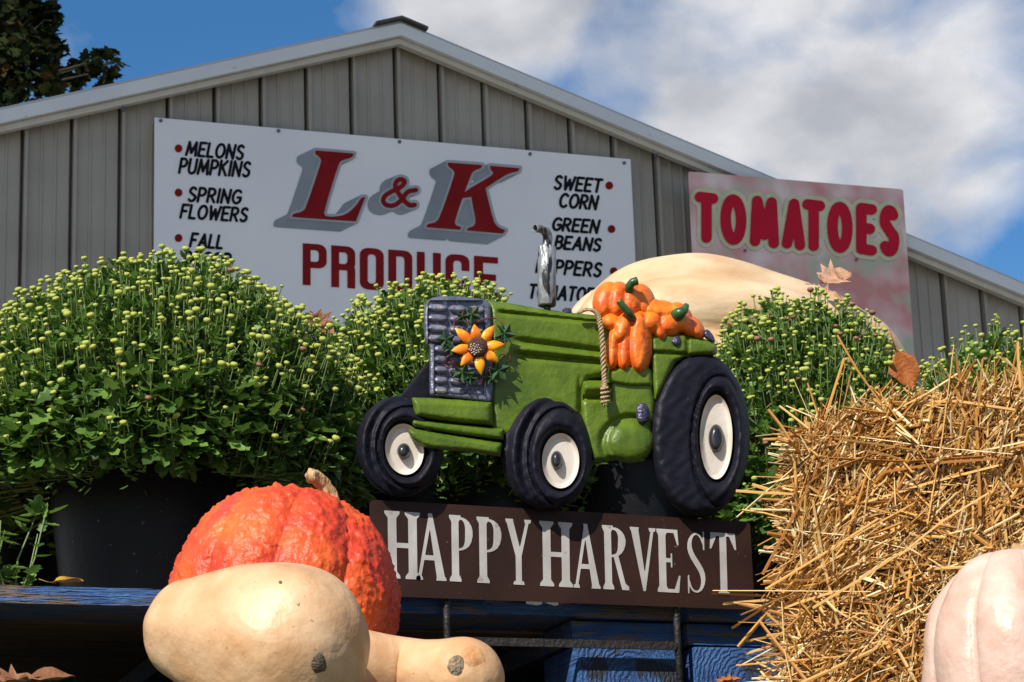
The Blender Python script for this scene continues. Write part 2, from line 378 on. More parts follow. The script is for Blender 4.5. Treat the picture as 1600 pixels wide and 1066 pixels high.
def ROM(c):
    """condensed roman capital in unit box as ('p',poly) / ('s',pts,widths) ; y up"""
    sf = .05
    stem = lambda x, w=.15, s=.10: [('p', boxp(x, 0, x+w, 1)), ('p', [(x-s, 0), (x+w+s, 0), (x+w+s*.9, sf*.8), (x+w, sf*2), (x, sf*2), (x-s*.9, sf*.8)]), ('p', [(x-s, 1), (x+w+s, 1), (x+w+s*.9, 1-sf*.8), (x+w, 1-sf*2), (x, 1-sf*2), (x-s*.9, 1-sf*.8)])]
    foot = lambda x, s=.13, y=0: [('p', [(x-s, y), (x+s, y), (x+s*.8, y+(sf if y < .5 else -sf)), (x-s*.8, y+(sf if y < .5 else -sf))])]
    if c == 'H': return stem(.08, .24)+stem(.67, .24)+[('p', boxp(.2, .46, .8, .53))]
    if c == 'A': return [('p', [(.02, 0), (.12, 0), (.50, .88), (.44, 1)]), ('p', [(.40, 1), (.54, 1), (.98, 0), (.70, 0)]), ('p', boxp(.22, .30, .75, .37))]+foot(.08, .12)+foot(.84, .18)
    if c == 'P': return stem(.10, .29, .10)+[('s', [(.36, .96), (.62, .95), (.80, .86), (.84, .73), (.78, .58), (.60, .50), (.36, .48)], [.035, .05, .12, .16, .12, .05, .035])]
    if c == 'R': return stem(.08, .26, .08)+[('s', [(.32, .96), (.58, .95), (.74, .86), (.77, .75), (.71, .62), (.56, .54), (.32, .52)], [.035, .05, .11, .15, .11, .05, .035]), ('p', [(.42, .54), (.60, .54), (.86, .10), (1.0, .05), (1.0, 0), (.74, 0)])]
    if c == 'Y': return [('p', [(.02, 1), (.28, 1), (.60, .48), (.40, .42)]), ('p', [(.82, 1), (.93, 1), (.60, .42), (.52, .50)]), ('p', boxp(.39, 0, .61, .50))]+foot(.15, .15, 1)+foot(.87, .13, 1)+foot(.5, .22)
    if c == 'V': return [('p', [(.04, 1), (.32, 1), (.56, .20), (.48, 0)]), ('p', [(.82, 1), (.92, 1), (.56, 0), (.48, 0), (.48, .1)])]+foot(.18, .17, 1)+foot(.86, .13, 1)
    if c == 'E': return stem(.08, .30, .08)+[('p', boxp(.3, .95, .90, 1)), ('p', [(.90, 1), (.94, .76), (.89, .76), (.74, .955)]), ('p', boxp(.3, .48, .62, .54)), ('p', boxp(.60, .40, .65, .62)), ('p', boxp(.3, 0, .92, .05)), ('p', [(.92, 0), (.99, .27), (.94, .27), (.74, .045)])]
    if c == 'S': return [('s', [(.86, .80), (.72, .93), (.50, .97), (.26, .90), (.17, .76), (.28, .62), (.55, .48), (.78, .35), (.84, .21), (.72, .07), (.48, .02), (.24, .07), (.12, .22)], [.025, .03, .035, .07, .10, .115, .125, .115, .095, .06, .035, .03, .025]), ('p', [(.86, 1), (.91, 1), (.91, .70), (.85, .72)]), ('p', [(.08, 0), (.13, 0), (.14, .30), (.08, .28)])]
    if c == 'T': return [('p', boxp(.375, 0, .625, 1)), ('p', boxp(.04, .95, .96, 1)), ('p', [(.04, 1), (.0, .74), (.05, .74), (.26, .955)]), ('p', [(.96, 1), (1.0, .74), (.95, .74), (.74, .955)])]+foot(.5, .24)
def roman(c, f, k):
    """k px per unit across (for stroke widths)"""
    fs = []
    for g in ROM(c):
        if g[0] == 'p': fs.append(sd_poly([f(*p) for p in g[1]]))
        else: fs.append(sd_stroke([f(*p) for p in smooth_line(g[1], 1)], np.repeat(np.array(g[2]), 1)*k if False else widths_smooth(g[2])*k))
    return U_(*fs)
def widths_smooth(w):
    p = [(x, 0) for x in w]; return np.array([q[0] for q in smooth_line(p, 1)])
def GOTH(c):
    """condensed gothic capital in unit box (w as fraction) for PRODUCE; polygons and holes"""
    t = .30; h = .13
    rr = lambda a, b, c_, d, r, rv: sd_box_round(a, b, c_, d, r, rv)
    return c
def sd_rr(f, a, b, c, d, r, corners='1111'):
    """rounded rectangle in unit space mapped by f to a polygon in px; r=(ru,rv); corners bl,br,tr,tl"""
    ru, rv = r; pts = []
    cn = [(a, b, 180), (c, b, 270), (c, d, 0), (a, d, 90)]
    for k, (x, y, a0) in enumerate(cn):
        if corners[k] == '1':
            ox = x+ru if x == a else x-ru; oy = y+rv if y == b else y-rv
            pts += arc(ox, oy, ru, rv, a0, a0+90, 6)
        else: pts.append((x, y))
    return sd_poly([f(*p) for p in pts])
def gothic(c, f):
    t, h, r, ri = .33, .15, (.36, .17), (.13, .08)
    R = lambda a, b, c_, d, q, k='1111': sd_rr(f, a, b, c_, d, q, k)
    B = lambda a, b, c_, d: sd_poly([f(*p) for p in boxp(a, b, c_, d)])
    if c == 'O': return S_(R(0, 0, 1, 1, r), R(t, h, 1-t, 1-h, ri))
    if c == 'D': return S_(R(0, 0, 1, 1, r, '0110'), R(t, h, 1-t, 1-h, ri, '0110'))
    if c == 'P': return U_(B(0, 0, t, 1), S_(R(0, .42, 1, 1, r, '0110'), R(t, .42+h, 1-t, 1-h, ri, '0110')))
    if c == 'R': return U_(B(0, 0, t, 1), S_(R(0, .42, 1, 1, r, '0110'), R(t, .42+h, 1-t, 1-h, ri, '0110')), R(1-t, 0, 1, .52, (.1, .06), '0010'), B(1-t-.06, .42, 1-t+.1, .52))
    if c == 'U': return S_(R(0, 0, 1, 1, r, '1100'), R(t, h, 1-t, 1.1, ri, '1100'))
    if c == 'C': return U_(S_(S_(R(0, 0, 1, 1, r), R(t, h, 1-t, 1-h, ri)), B(1-t-.02, .40, 1.1, .62)))
    if c == 'E': return U_(B(0, 0, t+.05, 1), B(0, 1-h, 1, 1), B(0, .43, .92, .43+h), B(0, 0, 1, h))

# ================================================================== ground
GY = [-400, -3, .4, 1.2, 2.2, 2.85, 3.2, 3.45, 3.8, 6, 12, 30, 500]
GZ = [-.85, -.85, -.82, -.62, -.32, -.135, -.05, -.006, 0, 0, 0, 0, 0]
MOUNDS = [(.47, 2.92, .14, .058), (.55, 2.86, .09, .030), (1.41, 3.20, .07, .050), (.74, 2.92, .16, .012)]   # small earth humps: x, y, spread, height
def gz(x, y): return float(np.interp(y, GY, GZ))+max(h*math.exp(-((x-a)**2+(y-b)**2)/w**2) for a, b, w, h in MOUNDS)
xs = np.concatenate([[-400, -60, -15, -6], np.arange(-3, 5.01, .05), [8, 20, 60, 400]])
ys = np.unique(np.concatenate([[-400, -60, -10, -3], np.arange(-1, 5.01, .05), [6, 8, 12, 30, 90, 500]]))
gv = [(x, y, gz(x, y)+(mnoise.noise((x*2.3, y*2.3, 0))*.010 if -1 < y < 3.3 and abs(x) < 6 else 0)) for y in ys for x in xs]
nx = len(xs)
meta(build('ground', gv, [(j*nx+i, j*nx+i+1, (j+1)*nx+i+1, (j+1)*nx+i) for j in range(len(ys)-1) for i in range(nx-1)], M['ground']), 'earth bank rising to the level ground under the display', None, kind='structure')

lot = build('bounce_gravel', [(-60, 5.2, .006), (60, 5.2, .006), (60, 60, .006), (-60, 60, .006)], [(0, 1, 2, 3)], mat('pale gravel', (.40, .37, .32), (.48, .45, .40), 30, .95, 0, .5, 80))  # unseen pale sheet added to throw sunlight up onto the barn wall
meta(lot, 'unseen pale gravel sheet added before the barn to bounce sunlight', None, kind='structure')
# ================================================================== barn
YW, XR, ZR, RP, RS = 11.3663, 3.4849, 4.9076+ZC, .3298, .2286
barn = thing('metal_barn', (XR, YW, 0), 'grey ribbed metal barn with white gable trim behind the display', 'barn')
def zl(x): return ZR-RP*abs(x-XR)
HALF = 6.4
for k in range(-7, 7):
    xa = XR+k*4*RS
    if xa < XR-HALF-.01 or xa+4*RS > XR+HALF+.6: continue
    prof = []
    for r in range(4):                       # each bay: a narrow open seam, the raised rib beside it, then the flat with two pencil ribs
        o = xa+r*RS
        prof += [(o-.014, 0), (o-.012, -.055), (o+.001, -.055), (o+.003, .024), (o+.019, .024), (o+.025, 0)]
        for q in (.085, .150): prof += [(o+q-.009, 0), (o+q-.004, .005), (o+q+.004, .005), (o+q+.009, 0)]
    prof.append((xa+4*RS-.0145, 0))
    v = [(x, YW-n, .04) for x, n in prof]+[(x, YW-n, zl(x)+.06) for x, n in prof]
    m_ = len(prof)
    build('wall_panel', v, [(i, i+1, m_+i+1, m_+i) for i in range(m_-1)], M['siding'], barn, smooth=False)
def rake(sgn, name, n0, n1, v0, v1, m, x_end=None, x_in=0):
    xe = XR+sgn*(HALF+.35); xi = XR+sgn*x_in
    v = []
    for x in (xi, xe):
        for n in (n0, n1):
            for dz in (v0, v1): v.append((x, YW-n, zl(x)+dz))
    return build(name, v, [(0,1,3,2),(4,6,7,5),(0,4,5,1),(2,3,7,6),(0,2,6,4),(1,5,7,3)], m, barn, smooth=False)
for s in (-1, 1):
    rake(s, 'rake_trim', .046, .115, .034, .098, M['trim'])
    rake(s, 'trim_lip', .044, .085, 0, .031, M['trimlip'])
    # roof slab, reaching back over the whole barn
    v = []
    for x in (XR, XR+s*(HALF+.4)):
        for y in (YW-.10, YW+11):
            for dz in (.100, .116): v.append((x, y, zl(x)+dz))
    build('roof_slope', v, [(0,1,3,2),(4,6,7,5),(0,4,5,1),(2,3,7,6),(0,2,6,4),(1,5,7,3)], M['roof'], barn, smooth=False)
    v = []
    for x in (XR, XR+s*.135):
        for y in (YW-.135, YW+11.02):
            for dz in (.118, .131): v.append((x, y, zl(x)+dz))
    build('ridge_cap', v, [(0,1,3,2),(4,6,7,5),(0,4,5,1),(2,3,7,6),(0,2,6,4),(1,5,7,3)], M['cap'], barn, smooth=False)
    xw = XR+s*HALF; mb = MB(); mb.box((xw, YW+5.45, zl(xw)/2+.02), (.05, 10.8, zl(xw))); mb.build('side_wall', M['siding'], barn)
mb = MB(); mb.add([(XR-HALF, YW+10.9, .04), (XR+HALF, YW+10.9, .04), (XR+HALF, YW+10.9, zl(XR+HALF)), (XR, YW+10.9, ZR), (XR-HALF, YW+10.9, zl(XR-HALF))], [(0, 1, 2, 3, 4)]); mb.build('rear_wall', M['siding'], barn)
for px, py in [(192, 171), (1024, 245), (478, 107), (754, 138)]:
    c = P1(px, py, YW-.09); mb = MB(); big = px in (192, 1024)
    mb.tube([c, c-Vector((0, .014, 0))], .013 if big else .006, 8); mb.build('screw', M['cap'], barn)

# ================================================================== produce sign on the barn
YB = YW-.055
ps = thing('produce_sign', P1(615, 500, YB), 'wide white produce sign with red L&K lettering on the barn wall', 'sign')
tl, tr_ = P1(241.5, 182.5, YB), P1(985, 250.5, YB)
bh = 1.22
mb = MB(); mb.box(((tl.x+tr_.x)/2, YB+.004, (tl.z+tr_.z)/2-bh/2), (tr_.x-tl.x, .012, bh)); mb.build('board', M['board'], ps)
FL = YB-.002                                   # face of the board
def word(txt, box, w, m, parent, slant, gap=.26, Y=None, name='lettering', step=1.0):
    f, bb = skeleton_word(txt, box, w, slant, gap); return relief(name, f, bb, step, Y or FL, .001, .002, m, parent, smooth=False)
for txt, box in [('MELONS', (291,222,242,378,228,249)), ('PUMPKINS', (280,248,270,388,254,276)), ('SPRING', (294,293,314,374,298,318)), ('FLOWERS', (282,320,340,384,326,346)), ('FALL', (297,365,385,346,369,388)), ('DECOR', (287,393,413,358,397,417)),
                 ('SWEET', (866,275,295,937,281,300)), ('CORN', (874,303,323,931,307,327)), ('GREEN', (863,341,359,933,345,364)), ('BEANS', (867,369,388,936,374,392)), ('PEPPERS', (838,405,425,937,412,432)), ('TOMATOES', (826,445,465,937,452,472))]:
    word(txt, box, 2.15, M['black'], ps, 4, .30)
for cx, cy_ in [(279, 232), (279, 301), (279, 372), (952, 290), (955.5, 358), (959, 424)]:
    relief('bullet_dot', sd_ell(cx, cy_, 6, 6.2), (cx-7, cy_-7, cx+7, cy_+7), 1, FL, .001, .002, M['red'], ps, smooth=False)
for k, c in enumerate('PRODUCE'):
    x0 = 473+k*44.6; x1 = x0+37.5; sl_ = .0735
    f = quad_map(x0, 380+sl_*(x0-473), 445+sl_*(x0-473), x1, 380+sl_*(x1-473), 445+sl_*(x1-473), 0)
    relief('lettering', gothic(c, f), (x0-2, 375+sl_*(x0-473), x1+2, 450+sl_*(x1-473)), 1, FL, .001, .002, M['red'], ps, smooth=False)
Lp = sd_poly(smooth_poly([(493,235),(493,235),(553,240),(553,240),(551,246),(535,250),(529,256),(506,331),(508,338),(520,339),(540,336),(556,322),(565,308),(571,308),(571,308),(556,346),(556,346),(456,339),(456,339),(458,334),(472,331),(478,325),(501,256),(502,250),(498,244),(492,241)], 1))
Kp = U_(sd_poly(smooth_poly([(700,254),(700,254),(754,258),(754,258),(752,263),(742,266),(736,272),(710,346),(712,352),(721,355),(721,355),(719,359),(719,359),(666,355),(666,355),(668,350),(680,348),(687,341),(710,274),(710,267),(700,260)], 1)),
        sd_poly(smooth_poly([(766,259),(766,259),(812,263),(812,263),(810,268),(798,270),(784,277),(740,307),(722,310),(722,310),(724,300),(766,276),(772,270),(766,265)], 1)),
        sd_poly(smooth_poly([(736,302),(758,292),(758,292),(771,346),(778,355),(790,360),(790,360),(786,365),(786,365),(729,360),(729,360),(731,356),(740,354),(744,346),(738,318)], 1)))
amp = sd_stroke(smooth_line([(650,297),(636,299),(628,313),(614,323),(599,319),(599,307),(612,299),(628,292),(634,283),(625,279),(617,286),(619,296),(628,310),(640,322),(648,320)], 2), 3.6)
for f, bb, n, vx, vy in ((Lp, (425,225,580,370), 'L', -25, 12), (Kp, (635,245,825,385), 'K', -25, 13), (amp, (570,268,660,342), '&', -17, 7)):
    relief('letter_shadow', sweep(grow(f, 4.0), vx, vy), bb, 1, FL, .001, .002, M['grey'], ps, smooth=False)
    relief('letter_outline', grow(f, 3.6), bb, 1, FL, .004, .002, M['silver'], ps, smooth=False)
    relief('lettering', f, bb, 1, FL, .007, .002, M['red'], ps, smooth=False)
for px, py in [(251, 189), (435, 205), (624, 222), (828, 241), (975, 255)]:
    c = P1(px, py, FL); mb = MB(); mb.tube([c, c-Vector((0, .006, 0))], .009, 8); mb.build('screw', M['screw'], ps)

# ================================================================== tomato sign
YT = YW-.155
ts = thing('tomato_sign', P1(1245, 560, YT), 'weathered picture sign reading TOMATOES in red at the roof edge', 'sign')
quad = [(1075, 268), (1411, 296), (1432, 600), (1091, 600)]
relief('sheet', sd_poly(quad), (1074, 266, 1434, 602), 4, YT, 0, .004, M['tomprint'], ts, smooth=False)
a = P1(1240, 330, YT)
for bx in (1130, 1350):
    c = P1(bx, 440, YT); mb = MB(); mb.box((c.x, (YT+YW)/2+.002, c.z), (.05, YW-YT-.006, 1.0)); mb.build('batten', M['rawwood'], ts)
Tw = []
xt = [(1086, 1122), (1126, 1166), (1172, 1217), (1222, 1258), (1254, 1289), (1293, 1332), (1338, 1370), (1374, 1405)]
for c, (x0, x1) in zip('TOMATOES', xt):
    t0, b0 = 300+(x0-1086)*.069, 378+(x0-1086)*.075; t1, b1 = 300+(x1-1086)*.069, 378+(x1-1086)*.075
    hw = 7.9
    f, _ = skeleton_word(c, (x0+hw, t0+hw, b0-hw, x1-hw, t1+hw, b1-hw), hw+.4, 0); Tw.append((f, (x0-12, t0-12, x1+12, b1+12)))
for f, bb in Tw: relief('lettering', f, bb, 1, YT, .0105, .002, M['tomred'], ts, smooth=False)
relief('letter_halo', grow(U_(*[f for f, _ in Tw]), 6.5), (1070, 285, 1425, 418), 2, YT, .006, .002, M['halo'], ts, smooth=False)
for px, py in [(1164, 392), (1338, 406)]:
    c = P1(px, py, YT-.010); mb = MB(); mb.tube([c, c-Vector((0, .006, 0))], .008, 8); mb.build('screw', M['screw'], ts)

# ================================================================== pallets
YP = 3.420
ZT = P1(150, 918, YP).z                       # top of the deck
def rough_board(name, x0, x1, y0, y1, z0, z1, m, parent, amp=.002, seed=0, ragged=None, n=40):
    """plank with a slightly uneven, chipped front edge"""
    v, f = [], []
    for i in range(n+1):
        x = x0+(x1-x0)*i/n
        q = mnoise.noise((x*14, seed, 0))*amp+mnoise.noise((x*55, seed, 3))*amp*.7
        rg = 0
        if ragged and ragged[0] < x < ragged[1]: rg = .010*abs(mnoise.noise((x*60, seed, 9)))+.004
        zt = z1-rg*.9+mnoise.noise((x*20, seed, 5))*amp*.5; zb = z0+rg*.5
        v += [(x, y0+q+rg, zb), (x, y0+q+rg*.2, (zb+zt)/2), (x, y0+q+rg+.002, zt), (x, y1, zt), (x, y1, zb)]
    for i in range(n):
        for k in range(5): f.append((i*5+k, i*5+(k+1) % 5, (i+1)*5+(k+1) % 5, (i+1)*5+k))
    f += [(0, 4, 3, 2, 1), tuple(n*5+k for k in range(5))]
    return build(name, v, f, m, parent, smooth=False)
def ring_mat(name, cx, cz, seed):
    m = mat(name, (.016, .065, .21), (.035, .115, .31), 20, .75, c3=(.02, .022, .035), c3scale=16, c3cut=.6)
    N, L = m.node_tree.nodes, m.node_tree.links; b = N['Principled BSDF']
    t = N.new('ShaderNodeTexCoord'); q = N.new('ShaderNodeMapping'); q.inputs['Location'].default_value = (-cx, 0, -cz); q.inputs['Scale'].default_value = (1, .02, 1)
    w = N.new('ShaderNodeTexWave'); w.wave_type = 'RINGS'; w.rings_direction = 'SPHERICAL'; w.inputs['Scale'].default_value = 46; w.inputs['Distortion'].default_value = 7; w.inputs['Detail'].default_value = 4; w.inputs['Detail Scale'].default_value = 2.2; w.inputs['Detail Roughness'].default_value = .65
    n = N.new('ShaderNodeTexNoise'); n.inputs['Scale'].default_value = 30; n.inputs['Detail'].default_value = 6
    bp = N.new('ShaderNodeBump'); bp.inputs['Strength'].default_value = .7; bp.inputs['Distance'].default_value = .004
    ad = N.new('ShaderNodeMath'); ad.operation = 'ADD'
    L.new(t.outputs['Object'], q.inputs[0]); L.new(q.outputs[0], w.inputs['Vector']); L.new(t.outputs['Object'], n.inputs['Vector'])
    L.new(w.outputs['Fac'], ad.inputs[0]); L.new(n.outputs['Fac'], ad.inputs[1]); L.new(ad.outputs[0], bp.inputs['Height']); L.new(bp.outputs[0], b.inputs['Normal'])
    mxn = N.new('ShaderNodeMixRGB'); r = N.new('ShaderNodeValToRGB'); r.color_ramp.elements[0].position = .0; r.color_ramp.elements[1].position = .22
    r.color_ramp.elements[0].color = (.55, .55, .55, 1); r.color_ramp.elements[1].color = (0, 0, 0, 1)
    L.new(w.outputs['Fac'], r.inputs[0]); L.new(r.outputs[0], mxn.inputs[0])
    old = b.inputs['Base Color'].links[0].from_socket; L.new(old, mxn.inputs[1]); mxn.inputs[2].default_value = (.012, .03, .08, 1); L.new(mxn.outputs[0], b.inputs['Base Color'])
    return m
def pallet(x0, x1, label, blocks, ragged=None):
    pr = thing('wooden_pallet', ((x0+x1)/2, YP+.6, gz(0, YP)), label, 'pallet', 'blue pallets under the display')
    L_ = root_loc(pr)
    th = .024
    for k in range(8):
        y0 = YP+k*.150
        rough_board('deck_board', x0, x1, y0, y0+.142, ZT-th, ZT, M['bluewood'] if k == 0 else M['rawwood'], pr, .003, k*3.1+x0, ragged if k == 0 else None, 90 if k == 0 else 12)
    bw = .16
    for bi, bx in enumerate(blocks):
        rough_board('stringer_board', bx-.004, bx+bw+.002, YP+.012, YP+1.15, ZT-th-.034, ZT-th-.003, M['bluewood'], pr, .002, bi+7, None, 14)
        for k, by in enumerate((YP+.004, YP+.51, YP+1.0)):
            o = MB(); o.box((bx+bw/2, by+.072, (ZT-th-.038)/2+.004), (bw, .145, ZT-th-.038-.008))
            m = ring_mat('end grain', bx+bw*.52-L_.x, .045-L_.z+.0, bi) if k == 0 else M['rawwood']
            bevel(o.build('block', m, pr), .004)
    for k in range(3):
        rough_board('base_board', x0, x1, YP+.02+k*.5, YP+.12+k*.5, .0, .012, M['rawwood'], pr, .002, k*5.7, None, 8)
    return pr
xe = P1(1066, 1000, YP).x
pallet(xe-1.24, xe, 'long blue painted pallet with splintered deck edge behind the tractor sign', [xe-1.22, xe-.70, xe-.163], (P1(760, 940, YP).x, P1(905, 940, YP).x))
pallet(xe+.012, xe+1.25, 'blue painted pallet running behind the straw bale', [xe+.018, xe+.55, xe+1.08])

# ================================================================== potted mums
def lobed_leaf():
    """deeply lobed mum leaf, length 1 along +x, in the xy plane, slightly cupped"""
    half = [(0, .02), (.18, .05), (.30, .30), (.42, .20), (.58, .34), (.68, .16), (.84, .18), (1.0, 0)]
    v = [(x, 0, -.06*math.sin(x*3)) for x, _ in half]
    up = [(x, y, .10*y+.05*x*(1-x)) for x, y in half]; dn = [(x, -y, .10*y+.05*x*(1-x)) for x, y in half]
    n = len(half); V = v+up+dn; f = []
    for i in range(n-1): f += [(i, i+1, n+i+1, n+i), (i, 2*n+i, 2*n+i+1, i+1)]
    return np.array(V), f
LV, LF = lobed_leaf()
def bud_mesh(m, r=1):
    v, f = [], []; prof = [(0, -.62), (.55, -.55), (.92, -.15), (1.0, .12), (.80, .45), (.40, .58), (0, .52)]; n = 10
    for a, z in prof:
        for k in range(n): v.append((a*math.cos(2*math.pi*k/n), a*math.sin(2*math.pi*k/n), z))
    for i in range(len(prof)-1):
        for k in range(n): f.append((i*n+k, i*n+(k+1) % n, (i+1)*n+(k+1) % n, (i+1)*n+k))
    me = bpy.data.meshes.new('flower_bud'); me.from_pydata(v, [], f); me.polygons.foreach_set('use_smooth', [True]*len(f)); me.materials.append(m); return me
BUD, BUDR = bud_mesh(M['bud']), bud_mesh(M['budred'])
def add_tint(o, name, vals):
    a = o.data.attributes.new(name, 'FLOAT', 'POINT'); a.data.foreach_set('value', np.asarray(vals, np.float32))
def leaf_cloud(name, items, m, parent, attr, LV=LV, LF=LF):
    """items: (pos, direction, normal, size, tint)"""
    V, F, T = [], [], []; n = len(LV)
    for k, (p, d, nn, s, t) in enumerate(items):
        d = d.normalized(); b = nn.cross(d)
        if b.length < 1e-4: b = Vector((1, 0, 0)).cross(d)
        b.normalize(); c = d.cross(b)
        V.append(LV @ (np.array([d, b, c])*s) + np.array(p)); T += [t]*n
        F += [[i+k*n for i in f] for f in LF]
    o = build(name, np.vstack(V), F, m, parent, True); add_tint(o, attr, T); return o
def mum(cpx, toppx, Y, R, label, seed, nstem=420, leafn=3600, redp=.03, pot=True, squash=1.0, rim_z=None, budscale=1.0, skirt=-.3):
    r = random.Random(seed)
    top = P1(cpx, toppx, Y); rimz = rim_z or ZT+.27
    base = Vector((top.x, Y, ZT+.001)); H = top.z-rimz
    root = thing('potted_mum', base, label, 'potted plant', 'budding mums on the pallets')
    # pot
    pr, hh = min(.165, R*.62), rimz-ZT
    prof = [(0, 0), (pr*.76, 0), (pr*.79, .004), (pr*.97, hh-.035), (pr*1.06, hh-.033), (pr*1.07, hh), (pr*1.01, hh), (pr*.98, hh-.03), (0, hh-.03)]
    v, f = [], []; n = 40
    for a, z in prof:
        for k in range(n): v.append((base.x+a*math.cos(2*math.pi*k/n), Y+a*math.sin(2*math.pi*k/n), base.z+z))
    for i in range(len(prof)-1):
        for k in range(n): f.append((i*n+k, i*n+(k+1) % n, (i+1)*n+(k+1) % n, (i+1)*n+k))
    po = build('pot', v, f, M['pot'], root); po.modifiers.new('es', 'EDGE_SPLIT').split_angle = math.radians(35)
    C = Vector((base.x, Y, rimz-.02))
    leaves = []; st = MB(); nb = 0; small = MB()
    def lump(dv): return 1+.06*mnoise.noise(Vector(dv)*2.2+Vector((seed, 0, 0)))+.05*mnoise.noise(Vector(dv)*6+Vector((seed, 5, 0)))
    def surf(az, el, k=1.0):
        dv = Vector((math.cos(el)*math.cos(az), math.cos(el)*math.sin(az), math.sin(el)))
        l = lump(dv)
        return C+Vector((dv.x*R*l*k, dv.y*R*l*k*squash, (dv.z*(H if dv.z > 0 else R*.42))*l*k)), dv
    cand = []
    for i in range(nstem):
        az = r.uniform(0, 2*math.pi); s_ = r.uniform(min(0, skirt*.4), 1.0); el = math.asin(max(-1, min(1, s_)))
        k = r.uniform(.93, 1.01) if s_ > .25 else r.uniform(.86, .97)
        p, dv = surf(az, el, k)
        cand.append((p, dv, s_))
    cand.sort(key=lambda q: q[0].y)
    for i, (p, dv, s_) in enumerate(cand):
        ln = r.uniform(.035, .065)
        grow_dir = (dv*.55+Vector((r.uniform(-.15, .15), r.uniform(-.15, .15), 1.0))).normalized()
        q = p-grow_dir*ln; q2 = q.lerp(C, .3)
        st.tube([q2, q, p], [.0016, .0013, .0010], 4, False)
        bs = r.choice((.0036, .0046, .0054, .0062))*r.uniform(.9, 1.1)*budscale
        if s_ > .40 or r.random() < (.75 if s_ > .2 else .35):
            if nb < 290:
                o = bpy.data.objects.new('flower_bud', BUDR if r.random() < redp else BUD); COL.objects.link(o); o.parent = root
                o.location = p+grow_dir*bs*.4-base; o.scale = (bs, bs, bs*r.uniform(.95, 1.25)); o.rotation_euler = grow_dir.to_track_quat('Z', 'Y').to_euler(); nb += 1
            else:
                small.tube([p-grow_dir*bs*.6, p-grow_dir*bs*.1, p+grow_dir*bs*.45, p+grow_dir*bs*.6], [bs*.5, bs, bs*.85, bs*.2], 6)
            if r.random() < .45:      # a side bud on its own stalk
                sd = Vector((r.uniform(-1, 1), r.uniform(-1, 1), .6)).normalized(); e = q+sd*r.uniform(.022, .04)+Vector((0, 0, .012))
                st.tube([q, (q+e)/2-Vector((0, 0, .003)), e], [.0011, .001, .0008], 4, False); b2 = bs*.72
                small.tube([e-Vector((0, 0, b2*.6)), e-Vector((0, 0, b2*.1)), e+Vector((0, 0, b2*.45)), e+Vector((0, 0, b2*.6))], [b2*.5, b2, b2*.85, b2*.2], 6)
        for _ in range(6):
            d = (dv*.5+Vector((r.uniform(-1, 1), r.uniform(-1, 1), r.uniform(-.2, .8)))).normalized()
            leaves.append((q+grow_dir*r.uniform(-.03, .030), d, (Vector((0, 0, 1))+dv*.6).normalized(), r.uniform(.011, .021), r.uniform(.3, 1)))
    for i in range(leafn):
        az = r.uniform(0, 2*math.pi); s_ = r.uniform(skirt, 1.0); el = math.asin(s_)
        k = 1-abs(r.gauss(0, .15))-.085; k = max(.35, k)
        p, dv = surf(az, el, k)
        if s_ < -.1 and (Vector((p.x-C.x, p.y-C.y)).length < pr*1.1): continue
        d = (dv*.8+Vector((r.uniform(-1, 1), r.uniform(-1, 1), r.uniform(-.9, .5)))).normalized()
        nn = (Vector((0, 0, 1))*.9+dv*.7+Vector((r.uniform(-.5, .5), r.uniform(-.5, .5), 0))).normalized()
        leaves.append((p, d, nn, r.uniform(.022, .040)*(1.2 if s_ < .25 else .72), r.random()))
    for i in range(60):
        a = 2*math.pi*i/60+r.uniform(-.1, .1); p, dv = surf(a, r.uniform(-.1, 1.2), .8)
        st.tube([C-Vector((0, 0, .03))+Vector((math.cos(a), math.sin(a), 0))*pr*.3, (C*.5+p*.5)-Vector((0, 0, .02)), p], [.003, .0024, .0015], 5, False)
    leaf_cloud('foliage', leaves, M['mumleaf'], root, 'leaftint')['kind'] = 'stuff'
    st.build('stems', M['mumstem'], root, True)['kind'] = 'stuff'
    if small.v: small.build('small_buds', M['bud'], root, True)['kind'] = 'stuff'
    return root
mum(240, 392, 3.84, .355, 'largest budding mum in black pot behind the orange pumpkin', 3, 2100, 8500, rim_z=ZT+.285, skirt=-.30)
mum(676, 422, 3.97, .275, 'budding mum behind the tractor grille and hood', 5, 1400, 5000, rim_z=ZT+.32, skirt=-.12)
mum(1234, 438, 4.0, .262, 'budding mum with some reddish buds between tractor wheel and straw bale', 9, 1150, 4600, .12, skirt=-.3)
mum(1545, 492, 4.16, .26, 'budding mum rising behind the straw bale at the right edge', 12, 800, 4000, .05, rim_z=ZT+.24)
mum(-5, 470, 4.22, .26, 'mum in black pot half out of view at the left edge', 18, 420, 2600, .03, rim_z=ZT+.31, skirt=-.2)
mum(950, 520, 3.98, .2, 'low mum added behind the tractor body, its black pot darkening the gap', 15, 60, 900, .03, rim_z=ZT+.37, skirt=.0)  # added plant: its black pot stands in for the shade under the tractor

